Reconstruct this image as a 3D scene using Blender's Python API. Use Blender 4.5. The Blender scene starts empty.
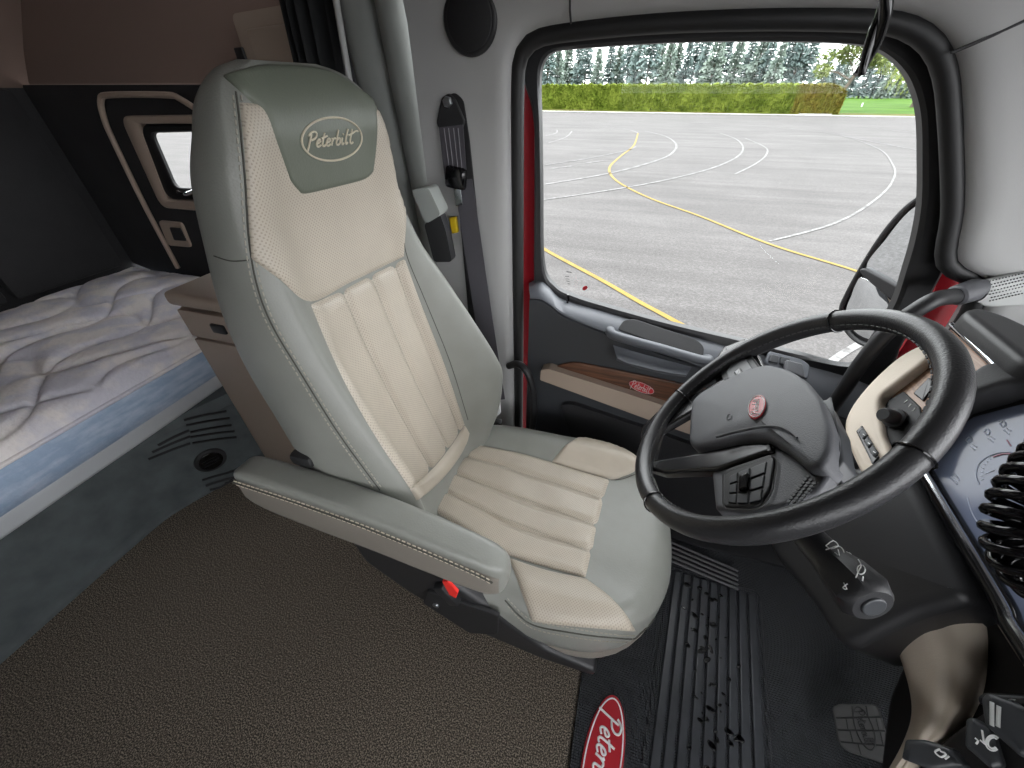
import bpy, bmesh, math, random
from math import sin, cos, pi, radians, sqrt, atan2
from mathutils import Vector as V, Matrix
from mathutils.bvhtree import BVHTree
from mathutils.geometry import tessellate_polygon

random.seed(7)
SC = bpy.context.scene
COL = SC.collection

# ------------------------------------------------------------------ camera
FPX, PIT, YAW, CH = 379.0, radians(38.0), radians(16.5), 1.40
cam = bpy.data.objects.new('camera', bpy.data.cameras.new('camera'))
COL.objects.link(cam)
cam.location = (0, 0, CH)
cam.rotation_euler = (pi/2 - PIT, 0, YAW)
cam.data.sensor_fit = 'HORIZONTAL'
cam.data.sensor_width = 36
cam.data.lens = 36*FPX/1024
cam.data.clip_start = 0.02
cam.data.clip_end = 2000
SC.camera = cam
EYE = V((0, 0, CH))

def sight(px, py):
    """direction from the photographer's eye through a photo position (measuring aid)"""
    u = (px-512)/FPX; v = (384-py)/FPX
    a = cos(PIT)+v*sin(PIT)
    return V((u*cos(YAW)-a*sin(YAW), u*sin(YAW)+a*cos(YAW), -sin(PIT)+v*cos(PIT)))

def at(px, py, ax, val):
    """point of the plane x/y/z = val"""
    d = sight(px, py); i = 'xyz'.index(ax)
    return EYE + d*((val-EYE[i])/d[i])

def atp(px, py, p0, n):
    """point of the plane through p0 with normal n"""
    d = sight(px, py); n = V(n)
    return EYE + d*((V(p0)-EYE).dot(n)/d.dot(n))

# ------------------------------------------------------------------ materials
def lin(c):
    o = []
    for k in c[:3]:
        k = k/255
        o.append(k/12.92 if k <= .04045 else ((k+.055)/1.055)**2.4)
    return (*o, 1)

class NT:
    def __init__(s, name):
        s.m = bpy.data.materials.new(name); s.m.use_nodes = True
        s.t = s.m.node_tree; s.b = s.t.nodes['Principled BSDF']
    def n(s, typ, **k):
        nd = s.t.nodes.new(typ)
        for a, b in k.items():
            if a.startswith('i_'):
                nd.inputs[a[2:].replace('_', ' ')].default_value = b
            else:
                setattr(nd, a, b)
        return nd
    def l(s, a, b): s.t.links.new(a, b)
    def co(s): return s.n('ShaderNodeTexCoord').outputs['Object']
    def noise(s, scale, detail=2, vec=None, rough=.5):
        nz = s.n('ShaderNodeTexNoise', i_Scale=scale, i_Detail=detail, i_Roughness=rough)
        s.l(vec or s.co(), nz.inputs['Vector']); return nz.outputs['Fac']
    def ramp(s, fac, stops):
        r = s.n('ShaderNodeValToRGB')
        e = r.color_ramp.elements
        while len(e) < len(stops): e.new(.5)
        for k, (p, c) in enumerate(stops):
            e[k].position = p; e[k].color = c
        s.l(fac, r.inputs['Fac']); return r.outputs['Color']
    def bump(s, h, strength, dist=.002):
        b = s.n('ShaderNodeBump', i_Strength=strength, i_Distance=dist)
        s.l(h, b.inputs['Height']); s.l(b.outputs['Normal'], s.b.inputs['Normal']); return b
    def math(s, op, a, b=None):
        m = s.n('ShaderNodeMath', operation=op)
        for k, x in enumerate((a, b)):
            if x is None: continue
            if isinstance(x, (int, float)): m.inputs[k].default_value = x
            else: s.l(x, m.inputs[k])
        return m.outputs[0]

def plain(name, c, rough=.5, metal=0, grain=0, gscale=400, spec=.5, var=0, vscale=8):
    t = NT(name); b = t.b
    b.inputs['Roughness'].default_value = rough; b.inputs['Metallic'].default_value = metal
    b.inputs['Specular IOR Level'].default_value = spec
    c = lin(c)
    if var:
        lo = tuple(k*(1-var) for k in c[:3])+(1,); hi = tuple(min(1, k*(1+var)) for k in c[:3])+(1,)
        t.l(t.ramp(t.noise(vscale, 4), [(.3, lo), (.7, hi)]), b.inputs['Base Color'])
    else:
        b.inputs['Base Color'].default_value = c
    if grain: t.bump(t.noise(gscale, 2), grain, .0015)
    return t.m

def leather(name, c, perf=None, rough=.42):
    """soft leather grain; perf = the two axes of the punched hole pattern"""
    t = NT(name); b = t.b
    b.inputs['Roughness'].default_value = rough
    c = lin(c); lo = tuple(k*.9 for k in c[:3])+(1,)
    base = t.ramp(t.noise(14, 4), [(.3, lo), (.7, c)])
    vor = t.n('ShaderNodeTexVoronoi', i_Scale=330.0); t.l(t.co(), vor.inputs['Vector'])
    h = t.math('MULTIPLY', vor.outputs['Distance'], .5)
    if perf:
        sx = t.n('ShaderNodeSeparateXYZ'); t.l(t.co(), sx.inputs[0])
        cx = t.n('ShaderNodeCombineXYZ')
        p, q = sx.outputs['XYZ'.index(perf[0])], sx.outputs['XYZ'.index(perf[1])]
        t.l(t.math('ADD', p, q), cx.inputs[0]); t.l(t.math('SUBTRACT', p, q), cx.inputs[1])
        v2 = t.n('ShaderNodeTexVoronoi', voronoi_dimensions='2D', i_Scale=150.0, i_Randomness=0.0)
        t.l(cx.outputs[0], v2.inputs['Vector'])
        hole = t.math('LESS_THAN', v2.outputs['Distance'], .26)
        mx = t.n('ShaderNodeMix', data_type='RGBA')
        t.l(hole, mx.inputs[0]); t.l(base, mx.inputs[6]); mx.inputs[7].default_value = tuple(k*.68 for k in c[:3])+(1,)
        base = mx.outputs[2]
        h = t.math('SUBTRACT', h, t.math('MULTIPLY', hole, .8))
    t.l(base, b.inputs['Base Color'])
    t.bump(h, .35, .0012)
    return t.m

M = {}
M['leather'] = leather('grey_green_leather', (138, 139, 133))
M['leather_dark'] = leather('dark_green_leather', (104, 109, 97))
M['leather_side'] = leather('taupe_grey_leather', (132, 126, 118))
M['beige'] = leather('beige_leather', (188, 178, 163))
M['beige_perf'] = leather('perforated_beige_leather', (190, 180, 165), 'YZ')
M['beige_perf_cushion'] = leather('perforated_beige_cushion_leather', (188, 178, 163), 'XY')
M['thread'] = plain('pale_thread', (205, 196, 176), .8)
M['thread_grey'] = plain('greige_thread', (160, 156, 144), .8)
M['spoke'] = plain('satin_black_spoke', (34, 34, 36), .25)
M['thread_dark'] = plain('dark_seam', (72, 72, 66), .8)
M['black'] = plain('black_plastic', (38, 38, 40), .45, grain=.15, gscale=500)
M['black_soft'] = plain('black_soft_plastic', (30, 30, 32), .6, grain=.2, gscale=350)
M['black_gloss'] = plain('black_gloss', (16, 16, 18), .12)
M['rubber'] = plain('black_rubber', (22, 22, 23), .55)
M['wheel'] = plain('black_wheel_leather', (48, 48, 50), .34, grain=.35, gscale=420)
M['hub'] = plain('charcoal_grained_plastic', (88, 89, 93), .5, grain=.35, gscale=600)
M['button'] = plain('grey_black_button', (58, 60, 63), .4)
M['door_cap'] = plain('lit_door_plastic', (92, 95, 101), .45, grain=.3, gscale=450)  # lighter copy of the door plastic: light on the cap put into the colour
M['door'] = plain('shaded_door_plastic', (56, 58, 62), .5, grain=.3, gscale=450)  # darker copy of the door plastic: shade on the upright face painted in
M['door_lo'] = plain('dark_door_plastic', (40, 40, 42), .5, grain=.3, gscale=450)
M['grey'] = plain('light_grey_trim', (170, 170, 169), .55, grain=.2, gscale=500)
M['grey2'] = plain('grey_green_trim', (150, 154, 150), .5, grain=.12, gscale=500)
M['white_trim'] = plain('pale_grey_trim', (188, 190, 188), .55, grain=.2, gscale=500)
M['tan'] = plain('tan_plastic', (206, 193, 176), .5, grain=.2, gscale=500)
M['tan_dk'] = plain('taupe_plastic', (164, 148, 134), .5, grain=.2, gscale=500)
M['brown'] = plain('brown_headliner', (136, 116, 106), .9, grain=.5, gscale=250)
M['dark_fabric'] = plain('dark_upholstery', (37, 37, 39), .8, grain=.4, gscale=200, var=.15)
M['curtain'] = plain('black_curtain_cloth', (34, 36, 38), .8, grain=.4, gscale=300)
M['red'] = plain('deep_red_paint', (140, 16, 28), .25)
M['badge_red'] = plain('red_enamel', (176, 38, 48), .3)
M['white'] = plain('white_print', (235, 235, 235), .5)
M['chrome'] = plain('chrome', (225, 228, 232), .12, 1)
M['alu'] = plain('brushed_silver', (178, 180, 184), .34, 1, grain=.05)
M['rail'] = plain('silver_grey_rail', (196, 199, 203), .35, .15)
M['kick'] = plain('dark_slate_plastic', (80, 86, 88), .55, grain=.3, gscale=250, var=.22, vscale=14)
M['web'] = plain('grey_webbing', (74, 72, 78), .6, grain=.5, gscale=500)
M['web_line'] = plain('pale_grey_webbing_line', (120, 118, 124), .6)
M['yellow'] = plain('yellow_plastic', (224, 190, 30), .5)
M['red_btn'] = plain('red_plastic', (228, 50, 44), .4)
M['pad'] = plain('grey_rubber_pad', (76, 76, 76), .6)
M['screen'] = plain('reflection_tinted_display', (116, 124, 146), .12)  # blue grey base colour carries the daylight reflected on the screen
M['screen_mark'] = plain('pale_display_marks', (175, 182, 200), .3)
M['screen_red'] = plain('red_display_marks', (150, 90, 110), .3)

def m_carpet():
    t = NT('brown_speckled_carpet'); t.b.inputs['Roughness'].default_value = .95
    a = t.noise(290, 2, None, .6)
    t.l(t.ramp(a, [(.38, lin((34, 30, 26))), (.5, lin((80, 72, 63))), (.62, lin((148, 137, 123)))]), t.b.inputs['Base Color'])
    t.bump(t.noise(230, 3), .18, .003); return t.m
M['carpet'] = m_carpet()

def m_mat():
    t = NT('black_woven_rubber'); t.b.inputs['Roughness'].default_value = .42
    t.b.inputs['Base Color'].default_value = lin((56, 58, 62))
    sx = t.n('ShaderNodeSeparateXYZ'); t.l(t.co(), sx.inputs[0])
    a = t.math('SINE', t.math('MULTIPLY', t.math('ADD', sx.outputs[0], sx.outputs[1]), 520))
    b = t.math('SINE', t.math('MULTIPLY', t.math('SUBTRACT', sx.outputs[0], sx.outputs[1]), 520))
    t.bump(t.math('MULTIPLY', a, b), .9, .003); return t.m
M['mat'] = m_mat()
M['sill'] = plain('dark_aluminium', (128, 128, 130), .4, .6)
M['mat_rib'] = plain('black_ribbed_rubber', (58, 60, 64), .36, grain=.25, gscale=120, var=.2, vscale=22)
M['water'] = plain('water', (10, 10, 12), .03)

def m_wood(name, c1, c2):
    t = NT(name); t.b.inputs['Roughness'].default_value = .3
    mp = t.n('ShaderNodeMapping'); mp.inputs['Scale'].default_value = (6, 6, 130); t.l(t.co(), mp.inputs[0])
    t.l(t.ramp(t.noise(1.2, 5, mp.outputs[0], .6), [(.3, lin(c1)), (.7, lin(c2))]), t.b.inputs['Base Color']); return t.m
M['wood'] = m_wood('dark_wood_grain', (52, 32, 24), (112, 76, 56))
M['wood_light'] = m_wood('brown_wood_grain', (120, 88, 66), (176, 140, 112))

def m_mattress():
    t = NT('white_quilted_ticking'); t.b.inputs['Roughness'].default_value = .75
    f = t.noise(9, 5)
    t.l(t.ramp(f, [(.42, lin((238, 232, 230))), (.58, lin((214, 212, 222)))]), t.b.inputs['Base Color'])
    t.bump(t.noise(55, 5), .5, .006); return t.m
M['mattress'] = m_mattress()
def m_band():
    t = NT('blue_damask_border'); t.b.inputs['Roughness'].default_value = .45
    mp = t.n('ShaderNodeMapping'); mp.inputs['Scale'].default_value = (4, 4, 16); mp.inputs['Rotation'].default_value = (.5, 0, 0); t.l(t.co(), mp.inputs[0])
    t.l(t.ramp(t.noise(3, 4, mp.outputs[0]), [(.42, lin((156, 176, 202))), (.62, lin((180, 195, 215))), (.75, lin((194, 201, 220)))]), t.b.inputs['Base Color'])
    t.bump(t.noise(18, 4), .4, .01); return t.m
M['band'] = m_band()

def m_asphalt():
    t = NT('pale_worn_asphalt'); t.b.inputs['Roughness'].default_value = .85; t.b.inputs['Specular IOR Level'].default_value = .25
    sp = t.noise(28, 3, None, .7); big = t.noise(.35, 5, None, .65)
    mp = t.n('ShaderNodeMapping'); mp.inputs['Scale'].default_value = (.12, 1.3, 1); t.l(t.co(), mp.inputs[0])
    streak = t.noise(1.1, 5, mp.outputs[0], .65)
    f = t.math('ADD', t.math('MULTIPLY', sp, .55), t.math('ADD', t.math('MULTIPLY', big, .22), t.math('MULTIPLY', streak, .33)))
    t.l(t.ramp(f, [(.36, (.044, .0412, .0400, 1)), (.55, (.076, .0714, .0695, 1)), (.72, (.125, .1190, .1165, 1))]), t.b.inputs['Base Color'])
    t.bump(sp, .4, .01); return t.m
M['asphalt'] = m_asphalt()
def m_paint():
    t = NT('worn_white_road_paint'); t.b.inputs['Roughness'].default_value = .85; t.b.inputs['Specular IOR Level'].default_value = .1
    t.l(t.ramp(t.noise(7, 4, None, .7), [(.34, (.088, .084, .082, 1)), (.60, (.215, .212, .21, 1))]), t.b.inputs['Base Color']); return t.m
M['paint_white'] = m_paint()
M['paint_yellow'] = plain('worn_yellow_road_paint', (118, 98, 32), .8, var=.15, vscale=5)
def m_leaf(name, c1, c2, sc=3.0):
    t = NT(name); t.b.inputs['Roughness'].default_value = .8; t.b.inputs['Specular IOR Level'].default_value = .03
    t.l(t.ramp(t.noise(sc, 4), [(.35, lin(c1)), (.65, lin(c2))]), t.b.inputs['Base Color']); return t.m
M['hedge'] = m_leaf('yellow_green_hedge_leaves', (74, 88, 28), (108, 120, 48), .8)
M['hedge_brown'] = m_leaf('brownish_hedge_leaves', (94, 84, 34), (102, 102, 44), 1.2)
M['grass'] = m_leaf('bright_lawn_grass', (54, 84, 26), (74, 102, 40), .15)
M['verge'] = m_leaf('dry_verge_grass', (74, 82, 40), (92, 86, 54), .3)
M['conifer'] = m_leaf('hazed_blue_green_needles', (98, 114, 112), (122, 136, 132), .6)  # blue green made paler: distance haze mixed into the needle colour
M['conifer_b'] = m_leaf('hazed_grey_green_needles', (108, 122, 114), (130, 142, 132), .6)  # haze paling painted into these needles as well
M['leaf'] = m_leaf('young_green_leaves', (84, 98, 52), (118, 128, 78), .8)
M['willow'] = m_leaf('yellow_green_willow_leaves', (116, 132, 54), (146, 156, 78), .8)
M['bark'] = plain('grey_brown_bark', (92, 84, 74), .9)

def m_glass():
    t = NT('clear_window_glass'); nt = t.t
    nt.nodes.remove(t.b)
    tr = t.n('ShaderNodeBsdfTransparent'); tr.inputs[0].default_value = (.97, .98, .975, 1)
    gl = t.n('ShaderNodeBsdfGlossy'); gl.inputs['Roughness'].default_value = .0
    lw = t.n('ShaderNodeLayerWeight', i_Blend=.5); mx = t.n('ShaderNodeMixShader')
    fr = t.math('ADD', t.math('MULTIPLY', t.math('POWER', lw.outputs['Facing'], 5.0), .4), .006)
    t.l(fr, mx.inputs[0]); t.l(tr.outputs[0], mx.inputs[1]); t.l(gl.outputs[0], mx.inputs[2])
    t.l(mx.outputs[0], nt.nodes['Material Output'].inputs['Surface']); return t.m
M['glass'] = m_glass()
M['mirror'] = plain('mirror_glass', (235, 238, 240), .02, 1)

# ------------------------------------------------------------------ mesh helpers
def cm(pts, n=8, closed=False):
    """smooth curve through the points"""
    p = [V(q) for q in pts]; N = len(p); out = []
    segs = N if closed else N-1
    for i in range(segs):
        if closed: a, b, c, d = p[i-1], p[i], p[(i+1) % N], p[(i+2) % N]
        else: a, b, c, d = p[max(i-1, 0)], p[i], p[i+1], p[min(i+2, N-1)]
        for k in range(n):
            t = k/n
            out.append(.5*((2*b)+(c-a)*t+(2*a-5*b+4*c-d)*t*t+(3*b-a-3*c+d)*t**3))
    if not closed: out.append(p[-1])
    return out

def fillet(pts, r, seg=5):
    """round the corners of a closed outline; r a number or one per corner"""
    p = [V(q) for q in pts]; N = len(p); out = []
    for i in range(N):
        rr = r[i] if isinstance(r, (list, tuple)) else r
        a, b, c = p[i-1], p[i], p[(i+1) % N]
        d1, d2 = a-b, c-b
        k = min(rr, d1.length*.48, d2.length*.48)
        if k < 1e-6: out.append(b); continue
        s, e = b+d1.normalized()*k, b+d2.normalized()*k
        for j in range(seg+1):
            t = j/seg
            out.append((1-t)**2*s+2*t*(1-t)*b+t*t*e)
    return out

def resample(pts, n):
    """n points at equal steps along an open curve"""
    p = [V(q) for q in pts]; L = [0]
    for a, b in zip(p, p[1:]): L.append(L[-1]+(b-a).length)
    out = []; j = 0
    for i in range(n):
        s = L[-1]*i/(n-1)
        while j < len(L)-2 and L[j+1] < s: j += 1
        d = L[j+1]-L[j]
        out.append(p[j].lerp(p[j+1], 0 if d < 1e-12 else (s-L[j])/d))
    return out

class MB:
    def __init__(s): s.v = []; s.f = []
    def add(s, vs, fs):
        o = len(s.v); s.v += [V(q) for q in vs]; s.f += [tuple(i+o for i in f) for f in fs]; return s
    def loft(s, loops, closed=True, cap=True):
        n = len(loops[0]); vs = [q for lp in loops for q in lp]; fs = []
        for i in range(len(loops)-1):
            for j in range(n if closed else n-1):
                k = (j+1) % n
                fs.append((i*n+j, i*n+k, (i+1)*n+k, (i+1)*n+j))
        if cap and closed:
            fs.append(tuple(range(n-1, -1, -1))); fs.append(tuple((len(loops)-1)*n+j for j in range(n)))
        return s.add(vs, fs)
    def grid(s, g):
        return s.loft(g, closed=False, cap=False)
    def tube(s, pts, r, n=10, closed=False, flat=1.0, up=None):
        p = [V(q) for q in pts]; N = len(p); loops = []
        ref = V(up) if up else None
        prev = None
        for i in range(N):
            t = (p[(i+1) % N]-p[i-1]) if closed else (p[min(i+1, N-1)]-p[max(i-1, 0)])
            if t.length < 1e-9: t = V((0, 0, 1))
            t.normalize()
            if ref is not None: b = ref - t*ref.dot(t)
            elif prev is None:
                b = t.orthogonal()
            else: b = prev - t*prev.dot(t)
            if b.length < 1e-9: b = t.orthogonal()
            b.normalize(); prev = b; a = t.cross(b)
            rr = r[i] if isinstance(r, (list, tuple)) else r
            loops.append([p[i]+rr*(cos(2*pi*j/n)*a+flat*sin(2*pi*j/n)*b) for j in range(n)])
        if closed: loops.append(loops[0])
        return s.loft(loops, True, not closed)
    def slab(s, outline, nrm, depth, bevel=.003, seg=3, dome=0):
        """flat outline raised by depth along nrm, with a rounded rim"""
        p = [V(q) for q in outline]; nrm = V(nrm).normalized(); N = len(p)
        c = sum(p, V())/N
        area = V()
        for i in range(N): area += (p[i]-c).cross(p[(i+1) % N]-c)
        if area.dot(nrm) < 0: p.reverse()
        ins = []
        for i in range(N):
            e1 = (p[i]-p[i-1]); e2 = (p[(i+1) % N]-p[i])
            n1 = nrm.cross(e1).normalized() if e1.length > 1e-9 else V(); n2 = nrm.cross(e2).normalized() if e2.length > 1e-9 else n1
            if n1.length < .5: n1 = n2
            m = (n1+n2)
            if m.length < 1e-6: m = n1
            m.normalize(); k = max(.5, m.dot(n1)); ins.append(m/k)
        loops = [p]
        h = depth; bv = min(bevel, abs(depth))
        for j in range(seg+1):
            a = pi/2*j/seg
            loops.append([p[i]+nrm*(h-bv+bv*sin(a))+ins[i]*(bevel*(1-cos(a))) for i in range(N)])
        if not dome: loops.append([p[i]+nrm*h+ins[i]*(bevel*1.35+1e-5) for i in range(N)])
        top = loops[-1]
        ct = sum(top, V())/N + nrm*dome
        if dome:
            for t, z in ((.7, .51), (.4, .84)):
                loops.append([q.lerp(ct-nrm*dome, 1-t)+nrm*dome*z for q in top])
        s.loft(loops, True, False)
        o = len(s.v)-N
        if dome:
            s.v.append(ct); k = len(s.v)-1
            for i in range(N): s.f.append((o+i, o+(i+1) % N, k))
        else:
            for t in tessellate_polygon([p]): s.f.append((o+t[0], o+t[1], o+t[2]))
        b0 = o-(len(loops)-1)*N
        for t in tessellate_polygon([p]): s.f.append((b0+t[2], b0+t[1], b0+t[0]))
        return s
    def box(s, c, size, bev=.004, rot=None, seg=2):
        bm = bmesh.new(); bmesh.ops.create_cube(bm, size=1)
        for v in bm.verts: v.co = V((v.co.x*size[0], v.co.y*size[1], v.co.z*size[2]))
        if bev: bmesh.ops.bevel(bm, geom=bm.edges[:], offset=min(bev, min(size)*.45), segments=seg, profile=.5, affect='EDGES')
        R = rot.to_3x3() if rot else Matrix.Identity(3)
        bm.verts.index_update()
        s.add([R @ v.co+V(c) for v in bm.verts], [tuple(v.index for v in f.verts) for f in bm.faces])
        bm.free(); return s
    def disc(s, c, axis, r, h, bev=.002, n=32, dome=0, ry=None, xdir=None):
        axis = V(axis).normalized(); a = V(xdir) if xdir else axis.orthogonal()
        a = (a-axis*a.dot(axis)).normalized(); b = axis.cross(a); ry = ry or r
        return s.slab([V(c)+a*r*cos(2*pi*i/n)+b*ry*sin(2*pi*i/n) for i in range(n)], axis, h, bev, 3, dome)

def build(name, mb, mat, parent=None, loc=None, sharp=35):
    """link the collected shapes as ONE mesh object; points are in place coordinates"""
    me = bpy.data.meshes.new(name)
    off = V(parent['_o']) if parent is not None and '_o' in parent else V(loc or (0, 0, 0))
    me.from_pydata([tuple(q-off) for q in mb.v], [], mb.f)
    bm = bmesh.new(); bm.from_mesh(me)
    bmesh.ops.recalc_face_normals(bm, faces=bm.faces[:]); bm.to_mesh(me); bm.free()
    me.polygons.foreach_set('use_smooth', [True]*len(me.polygons))
    me.set_sharp_from_angle(angle=radians(sharp))
    me.materials.append(mat)
    o = bpy.data.objects.new(name, me); COL.objects.link(o)
    o['_o'] = tuple(off)
    if parent is not None: o.parent = parent
    else: o.location = off
    return o

def tag(o, label, cat, group=None):
    o['label'] = label; o['category'] = cat
    if group: o['group'] = group
    return o
def struct(o, label=None, cat=None):
    o['kind'] = 'structure'
    if label: tag(o, label, cat)
    return o
def empty(name, loc, label=None, cat=None, group=None):
    o = bpy.data.objects.new(name, None); COL.objects.link(o); o.location = loc; o['_o'] = tuple(loc)
    o.empty_display_size = .05
    if label: tag(o, label, cat, group)
    return o

def stitch(mb, path, seg=.0065, gap=.0035, r=.0011):
    L = sum((b-a).length for a, b in zip(path, path[1:])); n = max(2, int(L/(seg+gap)))
    q = resample(path, n*2+1)
    for i in range(n): mb.tube([q[2*i], q[2*i].lerp(q[2*i+1], 1.25)], r, 5)

# the hand-lettered word, drawn as pen strokes in a unit alphabet (x right, y up)
GL = {'P': (.62, [[(.06, -.28), (.12, .2), (.2, .9)], [(.02, .78), (.1, .95), (.3, 1.05), (.52, .98), (.58, .78), (.46, .58), (.22, .48)]]),
      'e': (.36, [[(.02, .2), (.2, .27), (.27, .4), (.17, .5), (.05, .36), (.03, .14), (.14, 0), (.33, .1)]]),
      't': (.33, [[(.14, .9), (.09, .4), (.09, .1), (.19, 0), (.3, .08)], [(-.04, .55), (.14, .6), (.36, .68)]]),
      'r': (.33, [[(.0, .42), (.07, .46), (.06, .2), (.05, .0)], [(.06, .25), (.14, .44), (.24, .48), (.31, .42)]]),
      'b': (.38, [[(.08, 1.0), (.05, .5), (.05, .1), (.15, 0), (.28, .1), (.3, .34), (.2, .46), (.07, .34)]]),
      'i': (.25, [[(.05, .45), (.04, .12), (.1, 0), (.19, .08)], [(.07, .66), (.09, .7)]]),
      'l': (.29, [[(.12, 1.0), (.06, .5), (.06, .12), (.12, 0), (.21, .1)]]),
      'T': (.6, [[(.14, .95), (.09, .4), (.09, .1), (.19, 0), (.3, .08)], [(-.1, .58), (.14, .66), (.4, .82), (.56, .78)]])}
def wordmark(mb, fn, r, text='PeterbilT', flat=.5, slant=.12):
    """fn maps (x from -.5 to .5, y about -.15 to .2) to a point in the place"""
    W = sum(GL[c][0] for c in text); x0 = 0
    for c in text:
        w, st = GL[c]
        for s in st:
            pts = cm([((x0+x+slant*y)/W-.5, (y-.4)/W, 0) for x, y in s], 5)
            mb.tube([fn(q.x, q.y) for q in pts], r, 6)
        x0 += w
def oval(fn, a, b, n=48):
    return [fn(a*cos(2*pi*i/n), b*sin(2*pi*i/n)) for i in range(n)]

# ------------------------------------------------------------------ draping panels over an upholstered body
def bvh_of(mb): return BVHTree.FromPolygons([tuple(q) for q in mb.v], mb.f)
def cast(bvh, px, py):
    d = sight(px, py).normalized(); h = bvh.ray_cast(EYE, d)
    if h[0] is None:
        q = None; 
        for r in (2, 4, 7, 11, 16, 24, 36, 50, 80):
            for k in range(12):
                h = bvh.ray_cast(EYE, sight(px+r*cos(k*pi/6), py+r*sin(k*pi/6)).normalized())
                if h[0] is not None: q = h; break
            if q: break
        if q is None: raise RuntimeError('no surface at %s,%s' % (px, py))
        h = q
    n = h[1]
    if n.dot(d) > 0: n = -n
    return h[0], n
def p2(l): return [V((x, y, 0)) for x, y in l]
def coons(top, bot, lef, rig, nu, nv):
    t, b = resample(cm(p2(top), 6), nu), resample(cm(p2(bot), 6), nu)
    l, r = resample(cm(p2(lef), 6), nv), resample(cm(p2(rig), 6), nv)
    g = []
    for j in range(nv):
        v = j/(nv-1); row = []
        for i in range(nu):
            u = i/(nu-1)
            row.append((1-v)*t[i]+v*b[i]+(1-u)*l[j]+u*r[j]-((1-u)*(1-v)*t[0]+u*(1-v)*t[-1]+(1-u)*v*b[0]+u*v*b[-1]))
        g.append(row)
    return g
def drape(bvh, top, bot, lef, rig, nu, nv, puff, lift=-.002, edge=.1, seams_u=(), seams_v=(), depth=.004, wrinkle=None):
    """a sewn panel lying on the body: rises from its sewn border, dips at its quilting seams"""
    mb = MB(); g = coons(top, bot, lef, rig, nu, nv); rows = []
    nr = [[cast(bvh, q.x, q.y) for q in row] for row in g]
    for j in range(nv):
        row = []
        for i in range(nu):
            u, v = i/(nu-1), j/(nv-1)
            e = min(1, min(u, 1-u, v, 1-v)/edge)
            h = lift+(puff-lift)*sqrt(max(0, 1-(1-e)**2))
            for s in seams_u: h -= depth*math.exp(-((u-s)/.028)**2)
            for s in seams_v: h -= depth*math.exp(-((v-s)/.028)**2)
            if wrinkle: h += wrinkle(u, v)
            # average the normals so the panel edge runs smoothly
            n = V()
            for a in (-1, 0, 1):
                for b in (-1, 0, 1):
                    n += nr[min(nv-1, max(0, j+a))][min(nu-1, max(0, i+b))][1]
            row.append(nr[j][i][0]+n.normalized()*h)
        rows.append(row)
    mb.grid(rows); return mb
def on(bvh, pts, lift=.002, n=8):
    out = []
    for q in cm(p2(pts), n):
        p, nn = cast(bvh, q.x, q.y); out.append(p+nn*lift)
    return out

# ================================================================== DRIVER SEAT
seat = empty('driver_seat', (-.1, .6, 0), 'two tone beige and grey green leather driver seat with armrests', 'seat')
BACK = [  # z, front x, half width, bolster, depth
    (.44, -.355, .215, .03, .09), (.52, -.368, .232, .05, .12), (.62, -.39, .242, .085, .145), (.74, -.42, .248, .105, .155), (.80, -.435, .248, .10, .155),
    (.90, -.455, .243, .075, .15), (1.02, -.482, .234, .05, .145), (1.12, -.496, .222, .032, .135), (1.22, -.50, .206, .018, .115),
    (1.30, -.492, .193, .012, .105), (1.35, -.487, .182, .008, .095), (1.39, -.495, .163, .004, .078), (1.418, -.511, .127, .002, .048), (1.43, -.525, .08, 0, .025)]
SECT = [(0, None), (.4, 0.0), (.58, .22), (.74, .8), (.87, 1.0), (.965, .72)]
def back_section(z, xf, w, b, d):
    y0 = .60
    low = max(0, min(1, (1.2-z)/.25)); low = low*low*(3-2*low)*max(.25, min(1, (z-.44)/.32))
    half = [(0, 0), (.4, 0), (.58, .2*b), (.74, .78*b), (.87, b), (.965, .7*b-.008), (1.0, -.012), (1.0, -.38*d), (.94, -.75*d), (.76, -.97*d), (.4, -d), (0, -d)]
    pts = [(t, n) for t, n in half] + [(-t, n) for t, n in half[-2:0:-1]]
    return [V((xf+(n*(1+.38*low) if t < -.5 and n > 0 else n), y0-t*w*(1+.13*low if t < 0 else 1-.13*max(0, (z-1.3)/.13)), z)) for t, n in pts]
rows = [back_section(*r) for r in BACK]
nsec = len(rows[0])
cols = [cm([rows[k][i] for k in range(len(rows))], 6) for i in range(nsec)]
loops = [cm([cols[i][k] for i in range(nsec)], 6, True) for k in range(len(cols[0]))]
back = MB().loft(loops)
c = sum(loops[-1], V())/len(loops[-1])
backrest = build('backrest', back, M['leather'], seat, sharp=60)
bb = bvh_of(back)

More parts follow.
